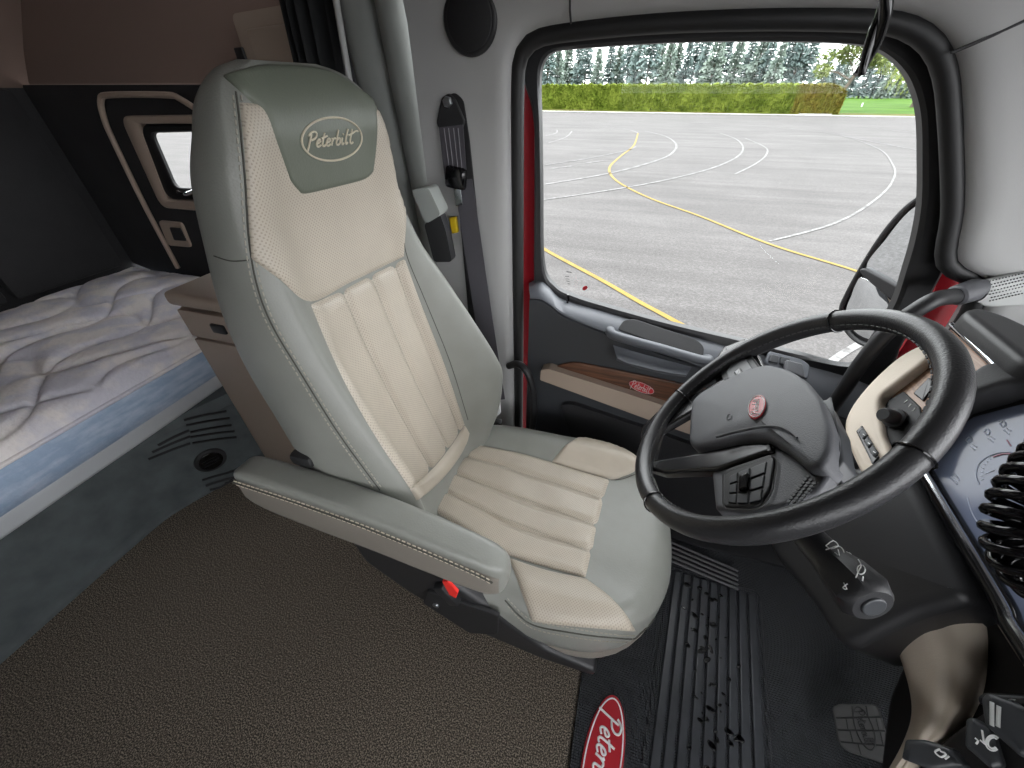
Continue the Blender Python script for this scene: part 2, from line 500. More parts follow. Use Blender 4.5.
pn = drape(bb, [(238, 101), (300, 105), (381, 108)], [(250, 259), (280, 281), (310, 303), (350, 284), (405, 257)],
           [(238, 101), (243, 150), (246, 205), (250, 259)], [(381, 108), (392, 135), (402, 172), (408, 205), (405, 257)], 56, 56, .004, edge=.05)
up = build('upper_back_panel', pn, M['beige_perf'], seat, sharp=70); up['label'] = 'perforated beige shoulder panel'
pn = drape(bb, [(310, 304), (341, 290), (370, 275), (405, 258)], [(411, 491), (432, 470), (450, 448), (465, 425)],
           [(310, 304), (338, 370), (372, 432), (411, 491)], [(405, 258), (420, 300), (444, 362), (465, 425)], 64, 64, .009, edge=.07, seams_u=(.33, .63, .88), depth=.007)
pb_ = bvh_of(pn)
cp = build('center_back_panel', pn, M['beige_perf'], seat, sharp=70)
for l in ([(342, 292), (366, 347), (397, 409), (431, 469)], [(371, 277), (391, 326), (418, 388), (449, 447)], [(395, 265), (410, 308), (435, 370), (459, 431)]):
    mb = MB(); stitch(mb, on(pb_, l, .0004), .006, .003, .0009); build('stitching', mb, M['thread_grey'], cp); cp['label'] = 'fluted beige centre back panel'
pn = drape(bb, [(409, 489), (432, 469), (450, 447), (465, 424)], [(416, 502), (440, 480), (458, 457), (470, 433)],
           [(409, 489), (416, 502)], [(465, 424), (470, 433)], 40, 12, .016, edge=.45)
lr = build('lumbar_roll', pn, M['beige'], seat, sharp=70)
HEAD = dict(top=[(220, 76), (255, 64.5), (295, 63.5), (335, 71), (377, 101)], bot=[(288, 182), (297, 194), (304, 198), (330, 192), (358, 184), (368, 178), (373, 170)],
            lef=[(220, 76), (242, 95), (260, 113), (272, 142), (288, 182)], rig=[(377, 102), (379, 122), (377, 148), (373, 170)])
pn = drape(bb, HEAD['top'], HEAD['bot'], HEAD['lef'], HEAD['rig'], 60, 50, .006, lift=-.004, edge=.08)
hp = build('headrest_panel', pn, M['leather_dark'], seat, sharp=70); hp['label'] = 'dark green headrest panel'
hb = bvh_of(pn)
# embroidered oval and word on the headrest panel
ex, ey = V((29.5, -3.0)), V((2.5, 20.0))   # half axes of the embroidered oval
def emb(x, y, l=.001):
    p, n = cast(hb, 331.5+x*2*ex.x+y*2*ey.x*.0+0, 139.5+x*2*ex.y-y*48)
    return p+n*l
mb = MB()
mb.tube([cast(hb, 331.3+30*cos(a)+2*sin(a), 139.0-2.5*cos(a)+21.5*sin(a))[0]+V((.001, 0, .0)) for a in [2*pi*i/60 for i in range(60)]], .0016, 6, True)
wordmark(mb, lambda x, y: cast(hb, 331.5+x*50, 139.5-x*5-y*52)[0]+V((.0012, 0, 0)), .0014)
e = build('embroidered_emblem', mb, M['thread'], hp); e['label'] = 'beige embroidered oval and lettering'
# seams
mb = MB()
mb.tube(on(bb, [(236, 92), (240, 125), (245, 180), (249, 240), (257, 285), (272, 325), (300, 372), (335, 428), (362, 466), (380, 490)], .0), .0014, 6)
build('seam_welt', mb, M['thread_dark'], backrest)
build('seam_welt', MB().tube(on(bb, [(214, 256), (231, 261), (249, 260)], .0), .001, 6), M['thread_dark'], backrest)
build('seam_welt', MB().tube(on(bb, [(408, 205), (404, 230), (407, 256), (425, 300), (450, 362), (468, 420)], .0), .001, 6), M['thread_dark'], backrest)
mb = MB()
for off in (-4, 4):
    stitch(mb, on(bb, [(237+off, 96), (240+off, 125), (245+off, 180), (249+off, 240), (257+off, 285), (272+off, 325), (300+off, 372), (335+off, 428), (362+off, 466), (378+off, 488)], .001))
build('stitching', mb, M['thread_grey'], backrest)

# ---- cushion
def cush_outline(s, z, grow=0.0):
    out = []
    for i in range(72):
        a = 2*pi*i/72
        ca, sa = cos(a), sin(a)
        k = (abs(ca)**4.2+abs(sa)**4.2)**(-1/4.2)
        X, Y = ca*k, sa*k
        fx = -.09+X*(.342+grow)*s; y = .615+Y*(.282+grow)*s
        fx -= .085*max(0, X)*s*abs(Y*s)**2.4
        out.append(V((fx, y, z)))
    return out
def cush_h(x, y, s):
    t = abs(y-.61)/.275
    sm = max(0, min(1, (t-.52)/.3)); sm = sm*sm*(3-2*sm)
    h = .488+.036*sm*(1 if y > .6 else .62)+.012*max(0, min(1, (x+.1)/.25))
    e = max(0, (s-.80)/.2)
    return h-.040*e**2.6
cl = [cush_outline(.94, .352), cush_outline(.985, .362), cush_outline(1.0, .39), cush_outline(1.0, .435)]
for s in (.995, .985, .97, .95, .92, .88, .83, .77, .7, .6, .5, .4, .3, .2, .1, .02):
    cl.append([V((q.x, q.y, cush_h(q.x, q.y, s))) for q in cush_outline(s, 0)])
cu = MB().loft(cl)
cushion = build('seat_cushion', cu, M['leather'], seat, sharp=60)
cb = bvh_of(cu)
def wr(u, v):
    return .0022*sin(17*v+5*u+2*sin(9*u))*sin(pi*u)*(.4+.6*sin(7*u)**2)
pn = drape(cb, [(473, 444), (459, 460), (443, 480), (427, 507)], [(610, 480), (604, 498), (598, 525), (586, 578)],
           [(473, 444), (520, 453), (565, 466), (610, 480)], [(427, 507), (465, 530), (510, 556), (586, 578)], 70, 70, .012, edge=.06, seams_u=(.20, .47, .73), depth=.009, wrinkle=wr)
pb_ = bvh_of(pn)
x = build('cushion_center_panel', pn, M['beige_perf_cushion'], seat, sharp=70)
for l in ([(464, 457), (510, 470), (558, 484), (603, 499)], [(449, 473), (497, 489), (548, 507), (597, 527)], [(438, 491), (487, 511), (538, 531), (591, 553)]):
    mb = MB(); stitch(mb, on(pb_, l, .0004), .006, .003, .0009); build('stitching', mb, M['thread_grey'], x); x['label'] = 'fluted beige cushion panel with creases'
pn = drape(cb, [(508, 557), (545, 570), (586, 579)], [(531, 622), (570, 629), (633, 637)], [(508, 557), (520, 590), (531, 622)], [(586, 579), (612, 598), (628, 616), (637, 632)], 40, 30, .008, edge=.12)
x = build('near_bolster_panel', pn, M['beige_perf_cushion'], seat, sharp=70); x['label'] = 'perforated beige bolster panel'
pn = drape(cb, [(565, 446), (590, 432), (618, 433)], [(551, 462), (580, 471), (612, 480)], [(565, 446), (558, 453), (551, 462)], [(618, 433), (636, 450), (637, 470), (612, 480)], 36, 30, .008, edge=.12)
x = build('far_bolster_panel', pn, M['beige'], seat, sharp=70); x['label'] = 'beige bolster panel beside the door'
mb = MB()
mb.tube(on(cb, [(505, 600), (530, 623), (570, 632), (610, 637), (640, 637), (658, 618)], .001), .0018, 6)
build('seam_welt', mb, M['thread_dark'], cushion)
build('seam_welt', MB().tube(on(cb, [(611, 480), (622, 479), (636, 474)], .0005), .0009, 6), M['thread_dark'], cushion)
mb = MB()
stitch(mb, on(cb, [(508, 606), (531, 627), (570, 636), (610, 641), (638, 641)], .0015))
stitch(mb, on(cb, [(508, 598), (532, 618), (570, 626), (610, 632), (634, 633)], .006))
build('stitching', mb, M['thread_grey'], cushion)
# rim and shell under the cushion
mb = MB().loft([cush_outline(.9, .312), cush_outline(.985, .320), cush_outline(.992, .335), cush_outline(.97, .354)])
x = build('cushion_rim', mb, M['leather_side'], seat, sharp=50)
mb = MB().box((-.12, .60, .30), (.46, .42, .07), .02)
build('seat_frame', mb, M['black'], seat)
mb = MB()
for k in range(5):
    mb.box((-.14, .61, .035+.05*k), (.40-.02*(k % 2), .36-.02*(k % 2), .05), .016)
x = build('suspension_bellows', mb, M['rubber'], seat); x['label'] = 'black rubber bellows under the seat'
# recliner cover with buckle and switch on the aisle side
o = [(-.475, .62), (-.44, .68), (-.37, .66), (-.25, .56), (-.12, .45), (-.02, .35), (.11, .318), (.11, .285), (-.02, .28), (-.20, .32), (-.36, .42), (-.46, .52)]
mb = MB().slab(fillet([(a, .385, b) for a, b in o], .02), (0, -1, 0), .057, .012)
shield = build('side_shield', mb, M['black'], seat)
mb = MB().slab(fillet([at(*q, 'y', .328) for q in [(424, 600), (428, 588), (500, 612), (498, 632), (470, 630)]], .008), (0, -1, 0), .008, .004)
sp = build('switch_plate', mb, M['black_soft'], shield)
mb = MB().disc(at(436, 605, 'y', .320), (0, -1, 0), .008, .004, .002)
build('switch_button', mb, M['alu'], sp)
mb = MB().box(at(448, 592, 'y', .325), (.03, .028, .075), .006, Matrix.Rotation(radians(-28), 4, 'Y'))
bk = build('buckle', mb, M['black'], seat); bk['label'] = 'black seat belt buckle'
p = at(451, 586, 'y', .312)
mb = MB().slab(fillet([at(*q, 'y', .309) for q in [(443, 579), (449, 579), (459, 590), (457, 596), (450, 592)]], .003), (0, -1, 0), .006, .002)
x = build('release_button', mb, M['red_btn'], bk); x['label'] = 'red release button'

# ---- near armrest
def arm_sec(x, zt, zb, yo, yi, k=1.0):
    """rounded section; outer edge towards the aisle"""
    c = [(yo, zb), (yi, zb+.004), (yi, zt-.004), (yo+.004, zt)]
    cy, cz = sum(q[0] for q in c)/4, sum(q[1] for q in c)/4
    c = [(cy+(a-cy)*k, cz+(b-cz)*k) for a, b in c]
    return fillet([(x, a, b) for a, b in c], [.012*k, .012*k, .018*k, .014*k], 5)
A = [(-.655, .793, .757, .30, .335, .5), (-.65, .812, .742, .293, .345, .85), (-.63, .826, .735, .288, .35, 1), (-.5, .822, .708, .286, .352, 1), (-.36, .806, .690, .286, .352, 1), (-.24, .780, .668, .286, .352, 1), (-.15, .756, .652, .288, .35, 1), (-.118, .744, .653, .291, .347, .97), (-.104, .735, .66, .297, .342, .85), (-.099, .72, .675, .305, .335, .5)]
sec = [arm_sec(*a) for a in A]
cols = [cm([s[i] for s in sec], 5) for i in range(len(sec[0]))]
mb = MB().loft([[c[k] for c in cols] for k in range(len(cols[0]))])
side = [[V((q.x, q.y-.0016, q.z)) for q in c[:]] for c in cols]
arm = build('armrest', mb, M['leather'], seat, sharp=60); arm['label'] = 'grey leather armrest towards the aisle'
st = [(-.642, .804), (-.6, .805), (-.5, .799), (-.36, .784), (-.24, .758), (-.15, .733), (-.112, .716)]
bt = [(-.642, .752), (-.6, .728), (-.5, .711), (-.36, .693), (-.24, .671), (-.15, .655), (-.112, .664)]
ca, cb_ = cm([V((a, 0, b)) for a, b in st], 6), cm([V((a, 0, b)) for a, b in bt], 6)
hb0 = bvh_of(mb)
def onarm(x, z, lift=.0015):
    h = hb0.ray_cast(V((x, .1, z)), V((0, 1, 0)))
    return (h[0] if h[0] is not None else V((x, .292, z)))+V((0, -lift, 0))
g = [[onarm(*(lambda q: (q.x, q.z))(a.lerp(b, k/10)), .0005 if k in (0, 10) else .0022) for a, b in zip(ca, cb_)] for k in range(11)]
x = build('armrest_side', MB().grid(g), M['leather_side'], arm, sharp=70); x['label'] = 'taupe leather side below the stitched seam'
mb = MB()
mb.tube([V((x, .2848, z)) for x, z in [(-.64, .806), (-.5, .799), (-.36, .784), (-.24, .758), (-.15, .733), (-.12, .72)]], .0018, 6)
build('seam_welt', mb, M['thread_dark'], arm)
mb = MB()
for dz in (-.006, .006):
    stitch(mb, cm([V((x, .2848, z+dz)) for x, z in [(-.635, .806), (-.5, .799), (-.36, .784), (-.24, .758), (-.15, .733), (-.122, .72)]], 6))
build('stitching', mb, M['thread'], arm)
mb = MB().tube([(-.56, .355, .76), (-.50, .375, .77)], .028, 16)
mb.box((-.53, .36, .83), (.05, .03, .03), .01)
build('armrest_hinge', mb, M['black'], seat)
# ---- far armrest, folded up beside the backrest
p = [at(*q, 'y', .90) for q in [(411, 190), (428, 187), (441, 215), (426, 224)]]
mb = MB().slab(fillet(p, .012), (0, 1, 0), .06, .014)
x = build('armrest', mb, M['grey2'], seat); x['label'] = 'far armrest folded upright behind the backrest'
mb = MB().slab(fillet([at(*q, 'y', .915) for q in [(424, 224), (440, 214), (446, 232), (452, 262), (434, 262)]], .01), (0, 1, 0), .035, .008)
build('armrest_bracket', mb, M['black'], seat)

# ================================================================== SEAT BELT
belt = empty('seat_belt', at(452, 130, 'y', 1.03), 'grey three point seat belt hanging from the door pillar', 'seat belt')
YB = 1.035
anc = fillet([at(*q, 'y', YB) for q in [(443, 98), (450, 93), (457, 98), (467, 121), (464, 129), (440, 128), (438, 122)]], .006)
mb = MB().slab(anc, (0, -1, 0), .012, .004)
an = build('anchor_loop', mb, M['black'], belt)
mb = MB().disc(at(448, 102, 'y', YB-.012), (0, -1, 0), .012, .008, .003, 6)
x = build('bolt', mb, M['alu'], an); x['label'] = 'steel bolt'
def strap(c0, w0, y0, c1, w1, y1, c2=None):
    pts = [(c0, w0, y0), (c1, w1, y1)] + ([c2] if c2 else [])
    mb = MB(); lo = []
    for (c, w, y) in pts:
        a, b = at(c[0]-w, c[1]+w*.12, 'y', y), at(c[0]+w, c[1]-w*.12, 'y', y)
        lo.append([a+V((0, -.001, 0)), b+V((0, -.001, 0)), b+V((0, .001, 0)), a+V((0, .001, 0))])
    mb.loft(lo); return mb
web = build('webbing', strap((451, 126), 12, YB-.012, (456, 178), 11, YB-.02), M['web'], belt)
mb = MB()
for k in (-7, -2.5, 2.5, 7):
    mb.tube([at(451+k, 128, 'y', YB-.0138), at(456+k*.9, 172, 'y', YB-.0215)], .0012, 5)
x = build('weave_line', mb, M['web_line'], web)
lower = build('webbing', strap((463, 180), 9, YB-.015, (484, 320), 8.5, .98, ((497, 400), 8, .95)), M['web'], belt)
mb = MB().box(at(456, 178, 'y', YB-.024), (.058, .024, .052), .01, Matrix.Rotation(radians(8), 4, 'Y'))
tg = build('belt_tongue', mb, M['black_gloss'], belt)
mb = MB().slab(fillet([at(*q, 'y', YB-.028) for q in [(454, 189), (461, 188), (463, 205), (456, 206)]], .002), (0, -1, 0), .003, .001)
build('tongue_plate', mb, M['chrome'], tg)
mb = MB().slab(fillet([at(*q, 'y', YB-.012) for q in [(450, 217), (457, 216), (459, 232), (453, 233)]], .003), (0, -1, 0), .01, .003)
x = build('height_clip', mb, M['yellow'], belt); x['label'] = 'yellow plastic clip'
mb = MB().slab(fillet([at(*q, 'y', .93) for q in [(488, 398), (500, 397), (501, 412), (496, 417), (489, 414)]], .004), (0, -1, 0), .006, .002)
x = build('care_tag', mb, M['white'], belt); x['label'] = 'white care tag'
mb = MB().box(at(494, 425, 'y', .935), (.06, .03, .05), .008)
build('retractor', mb, M['black'], belt)

# ================================================================== CAB SHELL
mb = MB().box((-.72, .07, -.02), (3.9, 2.7, .04), 0)
struct(build('floor', mb, M['carpet']))
YS = 1.40            # sleeper side wall
# --- wall around the driver's door: one moulded shell with a rounded opening
OPEN = [(516, 430), (514, 300), (513, 180), (513, 80), (517, 50), (531, 34), (562, 26), (653, 16), (760, 11), (858, 11), (905, 15), (936, 30), (953, 56), (960, 102), (963, 205), (956, 262)]
op = [at(*q, 'y', 1.05) for q in OPEN]
x_l, x_r = op[0].x, .80
op = [V((x_l+.01, 1.05, -.02))] + op + [V((x_r, 1.05, 1.0)), V((x_r+.02, 1.05, .5)), V((x_r, 1.05, -.02))]
opl = resample(cm(op, 6) + [op[0]], 181)[:-1]
cen = V((.25, 1.05, .8))
def out(p, d):
    r = V((p.x-cen.x, 0, p.z-cen.z)).normalized(); return V((p.x+r.x*d, p.y, p.z+r.z*d))
def to_box(p, f):
    dx, dz = p.x-cen.x, p.z-cen.z; k = 1e9
    if dx: k = min(k, ((1.55 if dx > 0 else -.545)-cen.x)/dx)
    if dz: k = min(k, ((1.86 if dz > 0 else -.06)-cen.z)/dz)
    k = max(1.02, k); q = p.lerp(V((cen.x+dx*k, p.y, cen.z+dz*k)), f); return q
def shell_y(x, z):
    b = max(0, x-.84); y = 1.032-.62*b*b/(b+.12) if b > 0 else 1.032
    t = max(0, z-1.50); return y-.55*t*t/(t+.1)
loops = [[V((p.x, 1.12, p.z)) for p in opl], [V((p.x, 1.065, p.z)) for p in opl]]
for d, dy in ((.006, .016), (.016, .006), (.032, 0), (.055, -.002)):
    l = [out(p, d) for p in opl]; loops.append([V((q.x, shell_y(q.x, q.z)+dy, q.z)) for q in l])
base = [out(p, .055) for p in opl]
for f in (.12, .28, .46, .64, .82, 1.0):
    l = [to_box(p, f) for p in base]; loops.append([V((q.x, shell_y(q.x, q.z), q.z)) for q in l])
mb = MB().loft(loops, True, False)
wl = struct(build('wall_left', mb, M['grey'], sharp=50))
def on_shell(px, py, lift=.002):
    y = 1.03
    for _ in range(12):
        q = at(px, py, 'y', y); y = shell_y(q.x, q.z)-lift
    return at(px, py, 'y', y)
mb = MB()
mb.tube([on_shell(x, y, .0005) for x, y in [(571, 24), (570, 10), (570, 0), (570, -20)]], .002, 6)
mb.tube([on_shell(x, y, .0005) for x, y in [(951, 53), (975, 43), (1000, 32), (1030, 18), (1080, -5)]], .0028, 6)
build('panel_joint', mb, M['black'], wl)
# door opening seal
mb = MB().tube([V((p.x, 1.062, p.z)) for p in [out(p, -.010) for p in opl]], .017, 12, True)
struct(build('trim_1', mb, M['rubber']))['label'] = 'black rubber seal around the door opening'
# painted door aperture behind the seal
def jamb(pts):
    a = cm(pts, 4); f = lambda d, y: [V((out(p, d).x, y, out(p, d).z)) for p in a]
    return MB().grid([f(.03, 1.158), f(.02, 1.14), f(-.045, 1.14), f(-.05, 1.158)])
x = struct(build('trim_2', jamb([p for p in opl if p.x < -.1 and .05 < p.z < 1.44]), M['red'])); x['label'] = 'deep red painted door jamb at the rear'
lo_r = sorted([p for p in opl if p.x > .6 and .6 < p.z < 1.08], key=lambda p: p.z)
x = struct(build('trim_6', jamb(lo_r), M['red'])); x['label'] = 'deep red painted door jamb at the front'
# --- door window: frame and pane
GL_IN = [(543, 266), (541, 180), (540, 125), (539, 90), (541, 66), (552, 52), (580, 48), (653, 43), (720, 41), (792, 41), (850, 43), (880, 49), (903, 66), (916, 88), (923, 118), (924, 160), (923, 205), (917, 240), (908, 271), (896, 306), (874, 344), (853, 368), (800, 356), (745, 343), (669, 325), (600, 306), (572, 297), (555, 288)]
FR_OUT = [(534, 300), (534, 180), (533, 112), (525, 88), (520, 60), (524, 40), (540, 28), (580, 20), (653, 10), (720, 6), (792, 4), (850, 4), (905, 8), (940, 24), (958, 56), (968, 100), (970, 160), (968, 205), (956, 250), (938, 285), (921, 315), (900, 352), (880, 392), (800, 380), (745, 365), (669, 345), (600, 325), (565, 315), (540, 310)]
def ring(inner, outer, y, dep, bev=.006):
    a = cm([at(*q, 'y', y) for q in inner], 5, True); b = cm([at(*q, 'y', y) for q in outer], 5, True)
    c = [p.lerp(q, .12) for p, q in zip(a, b)]; d = [p.lerp(q, .88) for p, q in zip(a, b)]
    s = lambda l, dy: [p+V((0, dy, 0)) for p in l]
    return MB().loft([s(a, dep), s(a, bev), s(c, 0), s(d, 0), s(b, bev), s(b, dep)], True, False)
win = struct(empty('window_1', (.25, 1.13, .8)))
build('window_frame', ring(GL_IN, FR_OUT, 1.105, .03), M['black'], win)
mb = MB(); gl = cm([at(*q, 'y', 1.13) for q in GL_IN], 4, True)
gl = [V(p)+(V(p)-V((.25, 1.13, 1.15)))*.012 for p in gl]
mb.slab(gl, (0, -1, 0), .004, .0005, 1)
pane = build('pane', mb, M['glass'], win)
mb = MB()
mb.box(at(569, 272, 'y', 1.1245), (.016, .0006, .0022), 0)
for k in range(4): mb.box(at(567+k*.6, 276.5+k*2.4, 'y', 1.1245), (.014-.002*k, .0006, .0012), 0)
s1 = build('glazing_mark', mb, M['black'], pane)
mb = MB().disc(at(585, 288, 'y', 1.125), (0, -1, 0), .009, .0006, .0001, 20, ry=.006)
x = build('sticker', mb, M['badge_red'], pane); x['label'] = 'small red oval sticker'

# --- driver's door
door = struct(empty('door_1', (.2, 1.1, 0)))
top = [(529, 283), (540, 279), (548, 284), (562, 297), (600, 308), (669, 327), (745, 346), (800, 359), (853, 373), (900, 392)]
low = [(530, 296), (541, 297), (552, 304), (566, 314), (603, 329), (672, 354), (742, 379), (790, 395), (840, 413), (880, 432)]
c0 = cm([at(*q, 'y', 1.15) for q in top], 5); c1 = cm([at(*q, 'y', 1.118) for q in top], 5); c2 = cm([at(*q, 'y', 1.036) for q in low], 5)
c15 = [a.lerp(b, .5)+V((0, -.006, .006)) for a, b in zip(c1, c2)]
c3 = [q+V((0, -.006, -.012)) for q in c2]; c35 = [V((q.x, 1.034, q.z*.55+.012)) for q in c3]; c4 = [V((q.x, 1.045, .03)) for q in c3]; c5 = [V((q.x, 1.15, .03)) for q in c3]
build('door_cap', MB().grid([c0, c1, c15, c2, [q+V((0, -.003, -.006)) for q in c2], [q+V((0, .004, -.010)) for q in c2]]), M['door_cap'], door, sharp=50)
mb = MB().grid([[q+V((0, .012, -.004)) for q in c2], [q+V((0, .002, -.010)) for q in c2], c3, c35, c4, c5])
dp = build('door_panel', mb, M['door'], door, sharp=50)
PCAP = at(669, 327, 'y', 1.118); NCAP = (at(672, 354, 'y', 1.045)-PCAP).cross(V((1, 0, -.2))); NCAP = NCAP.normalized()*(1 if NCAP.y < 0 else -1)
mb = MB().slab(fillet([atp(*q, PCAP+NCAP*.012, NCAP) for q in [(617, 330), (624, 320), (634, 319), (697, 340), (704, 347), (703, 360)]], .012), NCAP, .003, .003)
x = build('pull_recess_shade', mb, M['black_soft'], door); x['label'] = 'flat black slab painted as the shade behind the pull handle'  # no hollow here: the shade of the pull opening is a black slab
mb = MB().slab(fillet([at(*q, 'y', 1.036) for q in [(612, 340), (618, 360), (628, 364), (686, 376), (694, 367), (700, 358)]], .012), (0, -1, 0), .006, .005)
up_ = cm([at(*q, 'y', 1.024) for q in [(613, 345), (640, 353), (670, 361), (692, 367)]], 5); dn_ = cm([at(*q, 'y', .985) for q in [(617, 358), (628, 363), (660, 371), (687, 375)]], 5)
mb = MB().grid([up_, [a.lerp(b, .5)+V((0, .006, -.004)) for a, b in zip(up_, dn_)], dn_, [q+V((0, .006, -.012)) for q in dn_], [q+V((0, .04, -.02)) for q in dn_]])
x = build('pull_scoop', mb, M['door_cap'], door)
a, b = at(616, 336, 'y', 1.03), at(701, 360, 'y', 1.03)
mb = MB().tube(cm([a+V((-.02, .02, .005)), a, a.lerp(b, .5), b, b+V((.02, .02, -.004))], 6), .018, 14, flat=.8)
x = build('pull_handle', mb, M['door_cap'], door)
# wood strip, armrest ledge and emblem
mb = MB().slab(cm([at(*q, 'y', 1.028) for q in [(548, 371), (556, 366), (573, 362), (600, 366), (640, 374), (690, 385), (740, 398), (740, 420), (690, 409), (662, 404), (610, 390)]], 5, True), (0, -1, 0), .006, .003)
wd = build('wood_strip', mb, M['wood'], door)
mb = MB().slab(fillet([at(*q, 'y', .995) for q in [(541, 370), (549, 369), (662, 405), (740, 430), (740, 452), (652, 421), (600, 402), (540, 380)]], .006), (0, 1, 0), .04, .006)
x = build('armrest_ledge', mb, M['tan_dk'], door); x['label'] = 'taupe armrest ledge'
bc = at(641.5, 387, 'y', 1.021)
fx = lambda x, y: bc+V((x*.038*2, 0, -x*.018+y*.038*2))
mb = MB().slab(oval(lambda x, y: fx(x, y), .53, .235), (0, -1, 0), .003, .001)
em = build('emblem', mb, M['badge_red'], wd); em['label'] = 'red oval emblem with pale lettering'
mb = MB(); f2 = lambda x, y: fx(x*.86, y*1.25)+V((0, -.0035, 0))
wordmark(mb, f2, .0009); mb.tube(oval(f2, .60, .185), .0007, 6, True)
build('emblem_lettering', mb, M['white_trim'], em)
mb = MB().slab(fillet([at(*q, 'y', 1.015) for q in [(560, 405), (572, 404), (655, 432), (760, 470), (760, 560), (640, 520), (572, 440)]], .02), (0, 1, 0), .03, .008)
x = build('map_pocket', mb, M['door_lo'], door)
# lock knob
p = at(567, 307, 'y', 1.092)
mb = MB().disc(p, NCAP, .012, .004, .002)
lk = build('lock_knob', mb, M['black'], door)
mb = MB().tube([p, p+V((0, 0, .02)), p+V((0, 0, .022)), p+V((0, 0, .042))], [.0035, .0035, .005, .0042], 10)
build('lock_pin', mb, M['black_gloss'], lk)
# switch plate on the door cap ahead of the handle
PS = at(785, 368, 'y', 1.075)
mb = MB().slab(fillet([atp(*q, PS, NCAP) for q in [(764, 362), (768, 352), (800, 360), (808, 366), (806, 380), (770, 372)]], .006), NCAP, .008, .003)
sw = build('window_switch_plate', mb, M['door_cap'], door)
for q in [[(768, 362), (770, 355), (778, 357), (777, 364)], [(779, 364), (780, 357), (789, 359), (788, 367)]]:
    build('window_switch', MB().slab(fillet([atp(*p, PS+NCAP*.008, NCAP) for p in q], .002), NCAP, .006, .002), M['button'], sw)
mb = MB().slab(fillet([atp(*q, PS+NCAP*.02, NCAP) for q in [(783, 372), (784, 361), (800, 365), (803, 380)]], .005), NCAP, .012, .004)
x = build('mirror_control', mb, M['hub'], sw)
# door pull on the rear pillar
a = [at(*q, 'y', y) for q, y in [((509, 366), 1.03), ((518, 364), 1.0), ((527, 372), .98), ((533, 390), .98), ((534, 412), .985), ((532, 432), 1.02)]]
mb = MB().tube(cm(a, 6), .012, 12)
t = build('pillar_grip', mb, M['black'], loc=a[3], sharp=50); tag(t, 'small curved black grip low on the rear door pillar', 'grip')
# slot for the belt slide in the pillar
mb = MB().slab(fillet([on_shell(*q) for q in [(441, 100), (455, 92), (464, 100), (470, 140), (482, 260), (486, 330), (470, 330), (462, 240), (452, 140)]], .01), (0, -1, 0), .003, .002)
x = build('belt_slide_slot', mb, M['black_soft'], wl)
# pillar speaker
pc = at(470.5, 20, 'y', 1.03)
sp = empty('speaker', pc, 'round black speaker set into the grey pillar above the seat belt', 'speaker')
build('speaker_rim', MB().disc(pc, (0, -1, 0), .060, .008, .006, 48, ry=.060), M['black'], sp)
build('speaker_grille', MB().disc(pc+V((0, -.006, 0)), (0, -1, 0), .051, .004, .003, 48, dome=.006), M['black_soft'], sp)

# --- sleeper: back wall, side wall, ceiling
mb = MB().box((-2.66, .1, .9), (.06, 3.0, 1.9), 0)
wb = struct(build('wall_back', mb, M['dark_fabric']))
mb = MB()
for y0, y1 in ((-1.1, -.45), (-.43, .22), (.24, .86), (.88, 1.34)):
    mb.box((-2.61, (y0+y1)/2, 1.02), (.06, y1-y0, .76), .025)
build('upholstered_panel', mb, M['dark_fabric'], wb)
mb = MB().box((-1.65, YS+.03, .7), (2.1, .05, 1.42), 0)
# the wall has a real opening for its window
mb = MB()
WI = [(150, 133), (228, 131), (232, 190), (174, 188)]
hole = fillet([at(*q, 'y', YS) for q in WI], .02, 4)
big = [V((-2.66, YS, -.04)), V((-.62, YS, -.04)), V((-.62, YS, 1.41)), V((-2.66, YS, 1.41))]
hc = sum(hole, V())/len(hole); ring_o = []
for p in hole:
    d = p-hc; k = 1e9
    if d.x: k = min(k, ((-.62 if d.x > 0 else -2.66)-hc.x)/d.x)
    if d.z: k = min(k, ((1.41 if d.z > 0 else -.04)-hc.z)/d.z)
    ring_o.append(hc+d*k)
corner = []
mb.loft([[p+V((0, .012, 0)) for p in hole], hole, ring_o, [p+V((0, .012, 0)) for p in ring_o]], True, False)
for a in big:      # fill the corners the rays cut off
    q = sorted(ring_o, key=lambda p: (p-a).length)
    k = min(q, key=lambda p: (p-a).length)
    e1 = min((p for p in ring_o if abs(p.x-a.x) < 1e-6), key=lambda p: abs(p.z-a.z), default=k)
    e2 = min((p for p in ring_o if abs(p.z-a.z) < 1e-6), key=lambda p: abs(p.x-a.x), default=k)
    mb.add([a, e1, e2], [(0, 1, 2)])
ws = struct(build('wall_sleeper', mb, M['dark_fabric']))
mb = MB().tube(cm([at(*q, 'y', YS-.02) for q in [(178, 268), (146, 208), (113, 140), (104, 118), (101, 100), (110, 95), (166, 95), (180, 99), (205, 115)]], 5), .011, 8)
x = build('window_surround_piping', mb, M['tan_dk'], ws)
w2 = struct(empty('window_2', hc))
def ringloop(i, o, y, dep):
    a = fillet([at(*q, 'y', y) for q in i], .03, 6); b = fillet([at(*q, 'y', y) for q in o], .05, 6)
    s = lambda l, dy: [p+V((0, dy, 0)) for p in l]
    c = [p.lerp(q, .15) for p, q in zip(a, b)]; d = [p.lerp(q, .85) for p, q in zip(a, b)]
    return MB().loft([s(a, dep), s(a, .006), s(c, 0), s(d, 0), s(b, .006), s(b, dep)], True, False)
x = build('window_bezel', ringloop([(137, 124), (235, 124), (240, 203), (165, 200)], [(118, 116), (250, 114), (255, 216), (160, 208)], YS-.025, .03), M['tan_dk'], w2); x['label'] = 'beige window bezel'
x = build('window_gasket', ringloop(WI, [(138, 125), (234, 125), (239, 202), (166, 199)], YS-.018, .018), M['rubber'], w2)
